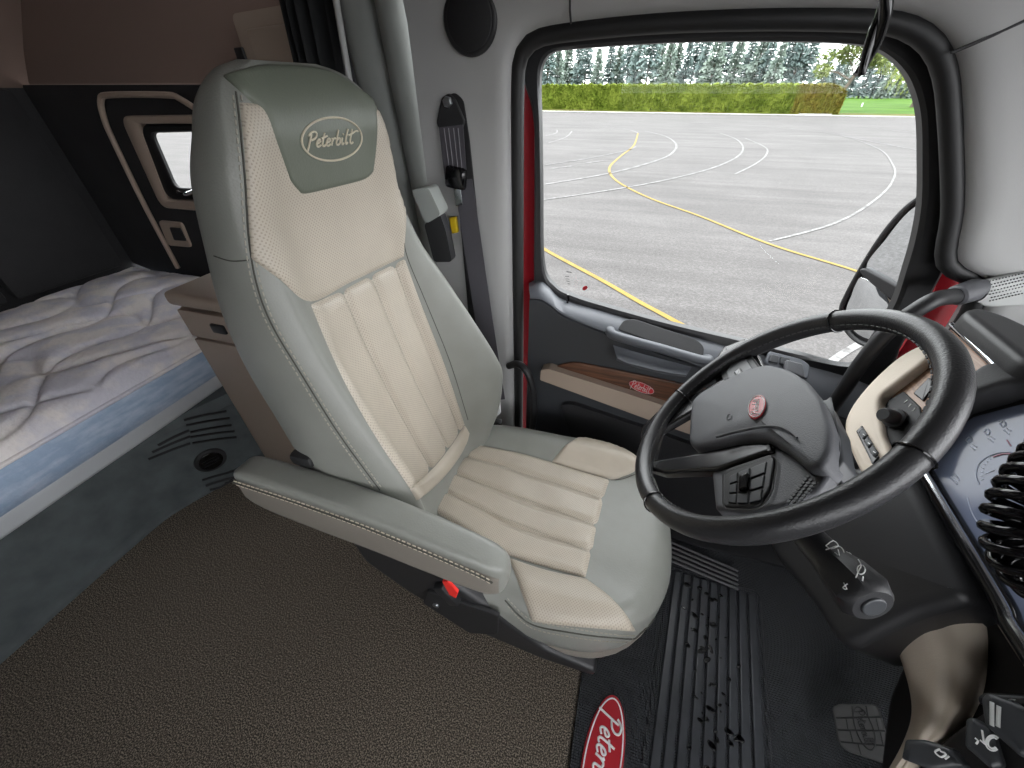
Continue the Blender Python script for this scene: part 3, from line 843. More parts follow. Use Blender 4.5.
mb = MB().slab([p+V((0, .010, 0))+(p-hc)*.03 for p in hole], (0, -1, 0), .004, .0005, 1)
build('pane', mb, M['glass'], w2)
mb = MB().tube(cm([at(*q, 'y', YS-.04) for q in [(178, 192), (186, 194), (194, 191)]], 4), .008, 8)
build('window_latch', mb, M['chrome'], w2)
mb = MB().slab(fillet([at(*q, 'y', YS-.004) for q in [(160, 220), (183, 222), (193, 247), (170, 245)]], .02), (0, -1, 0), .012, .006)
lp = build('latch_plate', mb, M['tan_dk'], ws); lp['label'] = 'beige switch plate below the window'
mb = MB().slab(fillet([at(*q, 'y', YS-.017) for q in [(170, 227), (181, 228), (187, 241), (175, 240)]], .008), (0, -1, 0), .006, .003)
build('switch', mb, M['black'], lp)
# sleeper ceiling
prof = cm([(-2.63, 0, 1.40), (-2.6, 0, 1.43), (-2.48, 0, 1.56), (-2.2, 0, 1.78), (-1.7, 0, 1.95), (-1.0, 0, 2.0), (-.62, 0, 2.0)], 5)
g = [[V((q.x, y, q.z)) for q in prof] for y in (-1.25, 0, YS+.03)]
struct(build('ceiling', MB().grid(g), M['brown'], sharp=70))
mb = MB().box((-1.64, YS+.045, 1.71), (2.04, .05, .6), .01)
struct(build('wall_sleeper_upper', mb, M['brown']))
# overhead locker
oc = [at(*q, 'y', YS-.05) for q in [(231, 14), (300, 2), (300, 80), (250, 72)]]
lkr = empty('overhead_locker', at(250, 40, 'y', YS), 'brown overhead locker high on the sleeper side wall above the headrest', 'locker')
build('locker_body', MB().slab(fillet(oc, .02), (0, 1, 0), .06, .01), M['tan_dk'], lkr)
build('locker_door', MB().slab(fillet([at(*q, 'y', YS-.052) for q in [(247, 30), (300, 22), (300, 76), (262, 72)]], .015), (0, -1, 0), .014, .006), M['tan_dk'], lkr)
x = build('locker_latch', MB().slab(fillet([at(*q, 'y', YS-.06) for q in [(235, 48), (243, 47), (250, 66), (241, 66)]], .004), (0, -1, 0), .008, .003), M['black'], lkr)
# right-hand walls and roof that close the cab in
struct(build('wall_right', MB().box((-1.65, -1.27, .98), (2.1, .05, 2.05), 0).box((.45, -1.12, .40), (2.1, .06, .94), .01).box((-.40, -1.12, 1.36), (.36, .06, 1.0), .01).box((.45, -1.12, 1.68), (1.6, .06, .36), .01).box((-.60, -1.19, 1.0), (.05, .2, 2.05), .01), M['dark_fabric']))
struct(build('wall_front', MB().box((1.22, .0, .42), (.06, 2.3, .95), .01), M['black_soft']))
struct(build('ceiling_cab', MB().box((.3, 0, 1.86), (2.0, 2.3, .05), .01), M['grey']))

# --- trim columns of the sleeper opening and the gathered curtain
t = empty('trim_3', (-.68, 1.15, 0)); struct(t)
def colm(pa, pb, y, r):
    a, b = at(*pa, 'y', y), at(*pb, 'y', y); d = (b-a)/(b.z-a.z)
    lo, hi = a+d*(0-a.z), a+d*(1.95-a.z)
    return MB().tube([lo, lo.lerp(hi, .5), hi], r, 20)
x = build('column_moulding', colm((364, 0), (398, 160), 1.17, .066), M['grey2'], t)
x = build('column_moulding', colm((394, 0), (424, 170), 1.13, .046), M['grey2'], t)
x = build('column_edge', colm((336, 0), (351, 90), 1.10, .008), M['white_trim'], t)
mb = MB(); prof = []
g = []
for zz in (.5, .9, 1.3, 1.6, 1.95):
    row = []
    for k in range(49):
        s = k/48; a = at(288, 0, 'y', 1.16).x; w = .165
        row.append(V((a-.02+(1.578-zz)*.10*-.6+s*w, 1.17-.035*sin(s*pi)-.02*cos(s*2*pi*4.5), zz)))
    g.append(row)
mb.grid(g)
cur = build('curtain', mb, M['curtain'], loc=(-.9, 1.17, .5), sharp=70)
sol = cur.modifiers.new('solid', 'SOLIDIFY'); sol.thickness = .006
tag(cur, 'black curtain gathered beside the grey column behind the headrest', 'curtain')
# dark gap between column and pillar
struct(build('trim_4', MB().box((-.60, 1.20, .95), (.16, .04, 2.0), .004), M['black_soft']))

# --- bunk
bunk = empty('bunk_base', (-1.6, .0, 0), 'dark slate bunk base with silver front rail under the mattress', 'bunk')
path = [(-1.63, -1.2), (-1.622, -.3), (-1.622, .35), (-1.60, .50), (-1.52, .68), (-1.47, .80), (-1.45, .86)]
path = resample(cm([(x, y, 0) for x, y in path], 6), 60)
loops = []
for off, z in ((.0, 0), (.0, .012), (-.012, .022), (-.028, .03), (-.03, .08), (-.03, .34), (-.06, .375), (-.28, .40)):
    row = []
    for i, q in enumerate(path):
        tx = path[min(i+1, 59)]-path[max(i-1, 0)]; n = V((tx.y, -tx.x, 0)).normalized()
        row.append(q+n*off+V((0, 0, z)))
    loops.append(row)
kp = build('kick_panel', MB().grid(loops), M['kick'], bunk, sharp=40)
kb = BVHTree.FromPolygons([tuple(q) for l in loops for q in l], [(i*60+j, i*60+j+1, (i+1)*60+j+1, (i+1)*60+j) for i in range(6) for j in range(59)])
def kick(pts, lift=.002, n=6): return on(kb, pts, lift, n)
for x0, y0, x1, y1 in [(148, 459, 190, 443), (152, 452, 190, 436), (158, 445, 189, 430), (190, 432, 231, 425), (186, 425, 229, 418), (190, 437, 234, 431), (192, 443, 236, 437), (184, 420, 226, 411), (202, 480, 234, 471), (206, 486, 236, 477), (210, 490, 238, 483)]:
    build('vent_slot', MB().tube(kick([(x0, y0), ((x0+x1)/2, (y0+y1)/2-.6), (x1, y1)]), .0055, 6), M['black_soft'], kp)
c, n = cast(kb, 210.5, 460)
sp = build('speaker_ring', MB().disc(c, n, .058, .010, .008, 40), M['black'], kp); sp['label'] = 'round black vent in the kick panel'
mb = MB().disc(c+n*.008, n, .043, .004, .003, 32)
u = n.orthogonal().normalized()
for k in (-1, 0, 1): mb.tube([c+n*.013+V((0, 0, .014*k))+u*.0+n.cross(V((0, 0, 1))).normalized()*s for s in (-.03, .03)], .003, 6)
build('speaker_cone', mb, M['black_gloss'], sp)
mb = MB().slab(fillet([(-1.58, -1.2, .372), (-1.565, -1.2, .385), (-1.565, -1.2, .44), (-1.585, -1.2, .455), (-1.66, -1.2, .455), (-1.66, -1.2, .372)], .012, 4), (0, 1, 0), 2.16, .004)
x = build('front_rail', mb, M['rail'], bunk); x['label'] = 'silver grey front rail'
build('bunk_deck', MB().box((-2.1, .1, .425), (.96, 2.54, .05), .005), M['kick'], bunk)
mb = MB()
mx0, mx1, my0, my1 = -2.57, -1.53, -1.2, 1.37
def quilt(x, y):
    a, b = (x+2.2)*1.0, y
    w1 = a*4.3+b*1.9+.33*sin(2*pi*(b*1.9+.1)); w2 = -a*2.5+b*3.6+.30*sin(2*pi*(a*2.3+.3))
    s1, s2 = abs(sin(pi*w1)), abs(sin(pi*w2*.8))
    return .024*(1-math.exp(-4.2*min(s1, s2))) + .0025*sin(23*x+9*y)*sin(17*y)
NX, NY = 150, 300
rowsm = []
for i in range(NX+1):
    row = []
    for j in range(NY+1):
        x = mx0+(mx1-mx0)*i/NX; y = my0+(my1-my0)*j/NY
        e = min(x-mx0, mx1-x, y-my0, my1-y); r = .05
        d = 0 if e > r else r-sqrt(max(0, r*r-(r-e)**2))
        row.append(V((x, y, .632-d*.9+quilt(x, y)*min(1, e/.08))))
    rowsm.append(row)
mb.grid(rowsm)
mat_t = empty('mattress', (-2.05, .1, .45), 'white quilted mattress with pale blue border lying on the bunk', 'mattress')
build('quilted_top', mb, M['mattress'], mat_t, sharp=80)
def mrect(d, z):
    return fillet([(mx0-d, my0-d, z), (mx1+d, my0-d, z), (mx1+d, my1+d, z), (mx0-d, my1+d, z)], .05, 6)
mb = MB().loft([mrect(-.02, .452), mrect(.004, .465), mrect(.012, .51), mrect(.010, .555), mrect(.0, .585), mrect(-.004, .59)], True, True)
x = build('side_border', mb, M['band'], mat_t, sharp=60); x['label'] = 'pale blue damask border'
mb = MB().tube(mrect(.002, .588), .007, 8, True)
build('edge_piping', mb, M['mattress'], mat_t)

# --- cabinet between bunk and seat
cab = empty('storage_cabinet', (-1.2, 1.1, 0), 'taupe storage cabinet standing at the end of the bunk behind the seat', 'cabinet')
cx0, cx1, cy0, cy1 = -1.46, -.90, .825, 1.375
build('cabinet_body', MB().box(((cx0+cx1)/2, (cy0+cy1)/2, .40), (cx1-cx0, cy1-cy0, .80), .012), M['tan_dk'], cab)
build('cabinet_lid', MB().box(((cx0+cx1)/2-.005, (cy0+cy1)/2-.006, .832), (cx1-cx0+.03, cy1-cy0+.014, .05), .016, seg=3), M['tan_dk'], cab)
d1 = build('cabinet_drawer', MB().box(((cx0+cx1)/2, cy0-.004, .745), (cx1-cx0-.02, .02, .105), .005), M['tan_dk'], cab)
p = at(219, 329, 'y', cy0-.016)
build('drawer_catch', MB().box(p, (.06, .014, .035), .006), M['black'], d1)
build('cabinet_door', MB().box(((cx0+cx1)/2, cy0-.004, .35), (cx1-cx0-.02, .02, .66), .005), M['tan_dk'], cab)

# ================================================================== STEERING WHEEL
WT, WY, WR = .862, -.132, .216
WC = V((.25, .54, .989))
WN = V((-sin(WT)*cos(WY), -sin(WT)*sin(WY), cos(WT)))
WA = V((-sin(WY), cos(WY), 0)); WB = WN.cross(WA)
def aw(px, py, off=0): return atp(px, py, WC+WN*off, WN)
whl = empty('steering_wheel', WC, 'black leather steering wheel with charcoal hub and control pads', 'steering wheel')
N = 128; loops = []
for i in range(N):
    th = 2*pi*i/N; d = cos(th)*WA+sin(th)*WB
    fat = 1+.10*(max(0, cos(2*th+.3))**3)
    lp = []
    for j in range(16):
        ph = 2*pi*j/16
        lp.append(WC+d*(WR+.0155*fat*cos(ph))+WN*(.0175*fat*sin(ph)))
    loops.append(lp)
loops.append(loops[0])
rim = build('rim', MB().loft(loops, True, False), M['wheel'], whl, sharp=70)
def ring_at(px, py, r=.0185, t=.0012):
    q = aw(px, py)-WC; q = (q-WN*q.dot(WN)).normalized(); tan = WN.cross(q)
    return [WC+q*(WR+.0165*cos(a))*1+WN*.0188*sin(a)+q*.001*cos(a) for a in [2*pi*i/24 for i in range(24)]]
for q in [(838, 320), (912, 455), (664, 392), (652, 505)]:
    build('leather_joint', MB().tube(ring_at(*q), .0014, 6, True), M['black_gloss'], rim)
mb = MB()
def rimpt(th, ph, k=1.02):
    d = cos(th)*WA+sin(th)*WB; return WC+d*(WR+.0165*k*cos(ph))+WN*(.0185*k*sin(ph))
stitch(mb, [rimpt(2*pi*i/160, pi*.93) for i in range(161)], .006, .004, .0011)
x = build('stitching', mb, M['pad'], rim)
# spokes
def wslab(px, off, depth, bevel, r=.004, dome=0):
    return MB().slab(fillet([aw(*q, off) for q in px], r), WN, depth, bevel, 3, dome)
mb = wslab([(641, 470), (645, 432), (662, 415), (700, 398), (730, 382), (764, 374), (772, 384), (706, 411), (664, 435), (659, 452), (657, 466), (700, 459), (745, 450), (778, 449), (780, 458), (723, 476), (668, 478)], -.022, .016, .006, .003)
x = build('lower_spoke', mb, M['spoke'], whl)
mb = wslab([(776, 452), (803, 462), (838, 484), (826, 500), (790, 516), (756, 522), (722, 516), (718, 480), (744, 460)], -.03, .018, .006)
nsp = build('near_spoke', mb, M['hub'], whl)
mb = wslab([(722, 396), (716, 370), (728, 352), (752, 343), (768, 372), (800, 384), (760, 400)], -.03, .018, .006)
build('far_spoke', mb, M['spoke'], whl)
# hub
HUB = [(700, 430), (702, 412), (712, 403), (757, 382), (778, 377), (800, 383), (820, 396), (836, 418), (846, 446), (846, 470), (838, 486), (822, 486), (800, 466), (782, 454), (762, 451), (735, 457), (706, 461), (700, 455)]
mb = MB().slab(fillet([aw(*q, -.03) for q in HUB], .012, 4), WN, .036, .009, 4, .005)
hub = build('hub_cover', mb, M['hub'], whl, sharp=50)
mb = MB().tube(cm([aw(*q, .012) for q in [(716, 437), (735, 432), (760, 427), (778, 427), (790, 432), (797, 438)]], 5), .0022, 6, flat=.6)
build('crease', mb, M['hub'], hub)
mb = wslab([(836, 412), (850, 440), (856, 476), (846, 488), (836, 484), (846, 466), (842, 440)], -.045, .03, .006)
build('hub_skirt', mb, M['button'], hub)
ec = aw(757, 407, .0125); eu = (aw(758, 397.5, .0125)-ec); el = (aw(765.5, 405.5, .0125)-ec)
mb = MB().slab(oval(lambda x, y: ec+el*x+eu*y, 1.08, 1.22, 40), WN, .0018, .0012, 3, .0006)
em = build('emblem', mb, M['badge_red'], hub); em['label'] = 'red oval hub emblem'
mb = MB()
wordmark(mb, lambda x, y: ec+WN*.0028+eu*x*1.7-el*y*2.8, .0005)
mb.tube([q+WN*.0022 for q in oval(lambda x, y: ec+el*x+eu*y, .95, 1.08, 40)], .0006, 6, True)
build('emblem_lettering', mb, M['white'], em)
mb = MB().tube(oval(lambda x, y: aw(729, 417, .0115)+el*x*.3+eu*y*.3, 1, 1, 20), .0006, 5, True)
build('moulded_mark', mb, M['button'], hub)
# control pads
mb = wslab([(722, 373), (726, 364), (743, 352), (751, 355), (767, 377), (727, 391)], -.014, .008, .003, .006)
p1 = build('control_pad', mb, M['black'], whl); p1['label'] = 'small control pad on the far spoke'
mb = wslab([(727, 373), (731, 366), (743, 358), (747, 360), (757, 375), (731, 385)], -.006, .003, .0015, .004)
def pad_trim(px, off, r, par):
    q = fillet([aw(*a, off) for a in px], r); build('pad_trim', MB().tube(q, .0009, 6, True), M['pad'], par)
pad_trim([(722, 373), (726, 364), (743, 352), (751, 355), (767, 377), (727, 391)], -.0065, .006, p1)
b1 = build('pad_button', mb, M['button'], p1)
_p = build('pad_switch', wslab([(735, 374), (741, 369), (744, 374), (738, 378)], -.003, .005, .002, .001), M['black_gloss'], b1)
mb = wslab([(724, 475), (732, 470), (774, 456), (777, 462), (772, 492), (763, 506), (754, 510), (724, 509)], -.014, .006, .003, .008)
p2_ = build('control_pad', mb, M['black'], whl); p2_['label'] = 'nine button control pad on the near spoke'
pad_trim([(724, 475), (732, 470), (774, 456), (777, 462), (772, 492), (763, 506), (754, 510), (724, 509)], -.0085, .008, p2_)
gx = [(730, 476, 728, 504), (739, 472, 737, 505), (751, 467.5, 749, 505), (768, 461, 762, 502)]
for i in range(3):
    for j in range(3):
        def gp(a, t): return (gx[a][0]+(gx[a][2]-gx[a][0])*t, gx[a][1]+(gx[a][3]-gx[a][1])*t)
        t0, t1 = j/3+.03, (j+1)/3-.03
        a, b, c, d = gp(i, t0), gp(i+1, t0), gp(i+1, t1), gp(i, t1)
        e = .7
        bt = build('pad_button', wslab([(a[0]+e, a[1]), (b[0]-e, b[1]), (c[0]-e, c[1]), (d[0]+e, d[1])], -.0082, .0022, .0012, .001), M['button'], p2_)
mb = wslab([(741, 478), (750, 474), (749, 490), (740, 492)], -.006, .006, .003, .003)
build('pad_roller', mb, M['black_gloss'], p2_)
mb = MB()
for k in range(9):
    for j in range(3):
        x_, y_ = 789+k*2.4-(.0), 502-k*3.1+j*3.4; x_ += j*3.0
        mb.disc(aw(x_, y_, -.0125), WN, .0028, .0016, .0008, 8)
build('textured_inlay', mb, M['button'], nsp)

# ---- steering column with stalk
col = empty('steering_column', WC-WN*.2, 'black steering column and shroud carrying the control stalk', 'steering column')
mb = MB().tube([WC-WN*.02, WC-WN*.05, WC-WN*.10, WC-WN*.18], [.075, .08, .062, .055], 24)
build('column_tube', mb, M['black'], col)
SHR = [(812, 470), (860, 470), (915, 468), (980, 596), (975, 606), (925, 618), (880, 640), (850, 655), (815, 600), (780, 560), (772, 540), (792, 516)]
NS = V((-.9, -.1, .35))
mb = MB().slab(fillet([atp(*q, (.56, .52, .76), NS) for q in SHR], .03), -NS, .10, .01, 5, 0)
mb.slab(fillet([atp(*q, (.56, .52, .76), NS) for q in SHR], .03), NS, .022, .022, 5, .01)
build('column_shroud', mb, M['black'], col)
sa, sb = at(800, 528, 'y', .43), at(873, 606, 'y', .31)
ax = (sb-sa).normalized()
side = ax.cross(V((0, 0, 1))).normalized(); upn = side.cross(ax)
def srow(t, r, fl=0):
    c = sa.lerp(sb, t); lp = []
    for k in range(24):
        a = 2*pi*k/24; rr = r
        if fl:
            rr = r*min(1.32, 1.12/max(.4, abs(cos((a % (pi/3))-pi/6))))*.9
        lp.append(c+side*cos(a)*rr+upn*sin(a)*rr)
    return lp
mb = MB().loft([srow(-.2, .018), srow(.0, .020), srow(.42, .0225), srow(.5, .0235), srow(.66, .026, 1), srow(.90, .029, 1), srow(.97, .027), srow(1.0, .023)])
stk = build('control_stalk', mb, M['black'], col, sharp=30)
mb = MB().disc(sb-ax*.001, ax, .014, .004, .002, 28)
build('end_button', mb, M['button'], stk)
stb = BVHTree.FromPolygons([tuple(q) for q in MB().loft([srow(-.2, .018), srow(.0, .020), srow(.42, .0225), srow(.5, .0235), srow(.66, .026, 1), srow(.90, .029, 1), srow(.97, .027), srow(1.0, .023)]).v], MB().loft([srow(-.2, .018), srow(.0, .020), srow(.42, .0225), srow(.5, .0235), srow(.66, .026, 1), srow(.90, .029, 1), srow(.97, .027), srow(1.0, .023)]).f)
mb = MB()
def mark(pts, r=.0007, n=3): mb.tube(on(stb, pts, .0006, n), r, 5)
mark([(861+4*cos(a), 570+4.6*sin(a)) for a in [2*pi*k/10 for k in range(11)]])
mark([(858, 560), (861, 566), (858, 572), (856, 578)]); mark([(863, 577), (862, 581)])
mark([(826, 546), (833, 541), (838, 546), (831, 549), (826, 546)]); mark([(826, 550), (840, 545)]); mark([(840, 543), (844, 553)]); mark([(835, 553), (839, 556), (838, 550)]); mark([(846, 552), (851, 551)])
mark([(844, 583), (847, 589), (843, 588), (848, 584)])
build('stalk_symbols', mb, M['white'], stk)

# ================================================================== DASHBOARD
DN = V((-.87, -.02, .5)).normalized(); DP = V((.60, .62, .855))
def ad(px, py, off=0): return atp(px, py, DP+DN*off, DN)
def dslab(px, off, depth, bevel, r=.005, dome=0): return MB().slab(fillet([ad(*q, off) for q in px], r), DN, depth, bevel, 3, dome)
def dslab_s(px, off, depth, bevel, r=.005, dome=0): return MB().slab(cm([ad(*q, off) for q in px], 5, True), DN, depth, bevel, 3, dome)
dash = empty('dashboard', (.8, .6, 0), 'black dashboard with beige switch bezel, wood trim and blue grey display', 'dashboard')
mb = MB().slab(fillet([ad(*q) for q in [(860, 440), (880, 400), (910, 372), (950, 334), (1003, 378), (1090, 410), (1090, 800), (1012, 628), (921, 474), (882, 482)]], .01), V((1, 0, 0)), .53, .006)
build('dash_body', mb, M['black'], dash)
scr = dslab([(928, 474), (938, 455), (952, 434), (975, 418), (1024, 405), (1090, 398), (1090, 760), (1006, 585)], .0, .004, .001, .004)
scr = build('instrument_display', scr, M['screen'], dash)
mb = MB()
def dl(pts, r=.0009, off=.0045, n=4): mb.tube(cm([ad(*q, off) for q in pts], n), r, 5)
def flush(name, mat, par):
    global mb
    o = build(name, mb, mat, par); mb = MB(); return o
dl([(979, 484), (976, 474), (979, 464), (987, 457), (998, 453), (1010, 452), (1024, 454)]); flush('gauge_arc', M['screen_mark'], scr)
dl([(967, 497), (973, 515), (985, 530), (996, 527)], .0007); flush('dial_edge', M['screen_mark'], scr)
for q in [(969, 440), (987, 432), (1003, 424)]:
    dl([(q[0]-3, q[1]), (q[0], q[1]-3), (q[0]+3, q[1]), (q[0], q[1]+3), (q[0]-3, q[1])])
    dl([(q[0]+4, q[1]+4), (q[0]+8, q[1]+7)]); dl([(q[0]+1, q[1]+6), (q[0]+6, q[1]+10)]); flush('display_icon', M['screen_mark'], scr)
dl([(951, 477), (957, 484)], .0014); dl([(955, 474), (959, 480)], .001); flush('display_readout', M['screen_mark'], scr)
for k in range(7):
    a = pi*.9+k*.22; dl([(1000+20*cos(a), 474+20*sin(a)), (1000+17*cos(a), 474+17*sin(a))], .0007)
flush('gauge_ticks', M['screen_mark'], scr)
dl([(985, 474), (995, 470)], .0006); dl([(990, 479), (999, 475)], .0006); flush('display_readout', M['screen_mark'], scr)
dl([(1007, 440), (1011, 446)], .001); flush('warning_mark', M['screen_red'], scr)
dl([(993, 457), (1003, 454), (1014, 454)], .0012, .0048); flush('gauge_red_zone', M['screen_red'], scr)
# hood shading the display
mb = dslab([(925, 470), (936, 440), (965, 402), (1003, 377), (1090, 372), (1090, 396), (1030, 398), (975, 414), (950, 430), (936, 452)], .0, .05, .01, .01)
build('display_hood', mb, M['black_soft'], dash)
# lower lip and its chrome line
mb = MB().tube(cm([ad(*q, .006) for q in [(918, 458), (926, 474), (960, 532), (1001, 600), (1010, 622), (1022, 641), (1060, 700)]], 5), .016, 12, flat=.8)
lip = build('lower_lip', mb, M['black_gloss'], dash)
mb = MB().tube(cm([ad(*q, .0265) for q in [(916, 458), (926, 474), (960, 531), (1001, 600), (1009, 618), (1022, 638), (1060, 695)]], 5), .0042, 8)
build('chrome_line', mb, M['chrome'], lip)
# dash top pad, chrome strip, wood
tz = 1.055
mb = MB().slab(fillet([at(*q, 'z', tz) for q in [(951, 325), (962, 320), (990, 328), (1024, 345), (1090, 365), (1090, 405), (1012, 378)]], .02), (0, 0, 1), .03, .012)
build('dash_top_pad', mb, M['black'], dash)
mb = MB().slab(fillet([ad(*q, .006) for q in [(951, 327), (956, 324), (982, 346), (1010, 374), (1004, 378), (978, 352)]], .003), DN, .012, .004)
build('chrome_strip', mb, M['chrome'], dash)
mb = dslab([(893, 398), (925, 366), (952, 330), (1002, 378), (972, 404), (950, 425), (925, 440), (905, 448)], .001, .005, .002, .004)
wd = build('wood_fascia', mb, M['wood_light'], dash); wd['label'] = 'brown wood grain fascia'
build('fascia_vent', dslab([(914, 394), (930, 378), (937, 385), (924, 402)], .006, .004, .002, .003), M['black_gloss'], wd)
# beige bezel as a frame standing off the fascia
BO = [(928, 352), (905, 366), (880, 388), (862, 412), (852, 428), (856, 446), (868, 468), (880, 486), (893, 478), (900, 462)]
mb = dslab_s([(932, 349), (938, 358), (930, 368), (903, 389), (889, 400), (885, 412), (889, 436), (898, 462), (890, 482), (878, 492), (862, 466), (851, 436), (856, 414), (876, 388), (905, 362)], .004, .022, .008, .006)
bz = build('switch_bezel', mb, M['tan'], dash); bz['label'] = 'beige switch bezel'
mb = dslab([(889, 402), (905, 392), (922, 408), (925, 424), (908, 448), (896, 460), (888, 436)], .004, .006, .003, .004)
sp_ = build('light_switch_panel', mb, M['black_soft'], dash)
kc = ad(897, 419, .012)
mb = MB(); kd = (V((-.75, -.25, .3))).normalized()
mb.tube([kc, kc+kd*.012, kc+kd*.013, kc+kd*.036, kc+kd*.042], [.02, .02, .015, .0145, .011], 20)
build('light_knob', mb, M['black'], sp_)
mb = MB(); 
for q in [(906, 402), (910, 406), (914, 410)]: dl([(q[0]-1.5, q[1]+1), (q[0]+1.5, q[1]-2)], .0009, .0105, 1)
build('knob_marks', mb, M['white'], sp_)
mb = dslab([(857, 432), (863, 426), (880, 458), (874, 466)], .026, .004, .002, .002)
rk = build('rocker_bank', mb, M['black_gloss'], bz)
for k in range(3):
    t = k/3; bx, by = 859.5+15.5*t, 431+26*t
    rk2 = build('rocker_switch', dslab([(bx, by+2), (bx+4.6, by-2.5), (bx+9.2, by+4.7), (bx+4.4, by+9)], .030, .005, .002, .001), M['button'], rk)
    mb = MB(); dl([(bx+3.5, by+3), (bx+5.5, by+4.5)], .0008, .0354, 1)
    build('switch_symbol', mb, M['white'], rk2)
# panel right of the knee trim, knee trim
mb = MB().slab(fillet([at(*q, 'x', .66) for q in [(930, 480), (1012, 628), (1100, 690), (1100, 900), (880, 860), (900, 700), (940, 610)]], .02), (-1, 0, 0), .02, .01)
build('lower_panel', mb, M['black_soft'], dash)
mb = MB(); dl([(980, 634), (1010, 622)], .0012, .0, 2)
NK = V((-.8, -.42, .42)).normalized(); PK = at(940, 680, 'x', .605)
L_ = cm([atp(*q, PK, NK) for q in [(893, 646), (905, 686), (908, 715), (900, 742), (884, 772), (860, 810)]], 6)
R_ = cm([atp(*q, PK, NK) for q in [(977, 602), (985, 640), (981, 690), (960, 728), (926, 752), (900, 800)]], 6)
g = []
for a, b in zip(L_, R_):
    row = []
    for k in range(17):
        t = k/16
        h = -.012*(1-t)**2 + .020*sin(pi*t)**.8 - .005*math.exp(-((t-.6)/.10)**2)
        row.append(a.lerp(b, t)+NK*h)
    g.append(row)
for row in g: row.append(row[-1]-NK*.08); row.insert(0, row[0]-NK*.08)
mb = MB().grid(g)
x = build('knee_trim', mb, M['tan'], dash, sharp=60); x['label'] = 'beige curved knee trim'

# ---- console paddles low on the right
con = empty('switch_console', (.62, .24, 0), 'black lower console panel with paddle switches beside the knee trim', 'console')
mb = MB().slab(fillet([at(*q, 'x', .63) for q in [(935, 775), (975, 738), (1010, 716), (1110, 680), (1110, 900), (935, 900)]], .02), (-1, 0, 0), .03, .01)
build('console_panel', mb, M['black_soft'], con)
NP = V((-.75, -.25, .6)).normalized(); PP = at(960, 740, 'x', .57)
def pslab(px, off, depth, bevel, r=.004): return MB().slab(fillet([atp(*q, PP+NP*off, NP) for q in px], r), NP, depth, bevel, 3)
def strokes(lst, off, r=.0011):
    mb = MB()
    for l in lst: mb.tube(cm([atp(*q, PP+NP*off, NP) for q in l], 4), r, 6)
    return mb
def circ(cx, cy, a, b, s=0, e=2*pi, n=12): return [(cx+a*cos(s+(e-s)*k/n), cy+b*sin(s+(e-s)*k/n)) for k in range(n+1)]
pd = build('paddle_switch', pslab([(912, 741), (930, 741), (958, 750), (972, 768), (940, 772), (908, 760)], -.03, .03, .006), M['button'], con)
build('switch_symbol', strokes([[(940, 749), (935, 752), (941, 757), (946, 754), (940, 751)], [(945, 759), (949, 756)]], .0005), M['white'], pd)
pd = build('paddle_switch', pslab([(973, 722), (979, 719), (1000, 732), (1012, 768), (1000, 772), (972, 748)], -.03, .036, .006), M['button'], con)
build('switch_symbol', strokes([circ(993, 743, 7, 7.5, .9, 5.6), circ(993, 743, 5, 5.5, .9, 5.6), [(982, 730), (984, 743)], [(980, 740), (986, 745)], [(975, 738), (978, 741), (976, 744)]], .0065), M['white'], pd)
pd = build('paddle_switch', pslab([(990, 702), (997, 696), (1040, 712), (1060, 760), (1030, 760), (994, 728)], -.02, .045, .007), M['button'], con)
build('paddle_edge', strokes([[(992, 702), (992, 726)], [(999, 706), (998, 727)]], .0255, .0022), M['white_trim'], pd)
pd = build('paddle_switch', pslab([(983, 699), (990, 695), (1050, 698), (1060, 712), (1030, 714), (985, 707)], -.04, .03, .006), M['button'], con)
build('switch_symbol', strokes([circ(1012, 703, 5.5, 3.5), circ(1012, 703, 2.5, 1.6, 0, 4)], -.0095, .0009), M['white'], pd)

# ---- front pillar: tweeter grille, grab bar
p, nn = on_shell(1008, 289), V((-.45, -.85, 0)).normalized()
tw = fillet([on_shell(*q) for q in [(972, 282), (1000, 276), (1040, 268), (1070, 264), (1075, 298), (1030, 304), (985, 306), (974, 300)]], .012)
tp = build('tweeter_surround', MB().slab(tw, nn, .012, .006, 3, .003), M['white_trim'], wl)
mb = MB()
for i in range(13):
    for j in range(7):
        x_, y_ = 990+i*3.2+(j % 2)*1.6, 281+j*3.3-i*.75
        mb.disc(on_shell(x_, y_, .0165), nn, .0014, .0012, .0003, 8)
build('grille_perforations', mb, M['black'], tp)
hb_ = [on_shell(974, 290, .012), on_shell(955, 296, .03), at(930, 302, 'y', .955), at(890, 330, 'y', .95), at(862, 362, 'y', .95), at(845, 388, 'y', .955), at(834, 404, 'y', .975), at(826, 418, 'y', 1.02)]
gb = empty('grab_bar', hb_[0], 'long curved black grab bar running down from the pale front pillar', 'grab bar')
build('bar', MB().tube(cm(hb_, 8), .0165, 14), M['black'], gb)
mb = MB().tube([hb_[0]+V((.01, .0, .0)), hb_[0], hb_[0].lerp(hb_[1], .9), hb_[0].lerp(hb_[1], 1.0)], [.024, .024, .022, .018], 18)
build('end_collar', mb, M['hub'], gb)

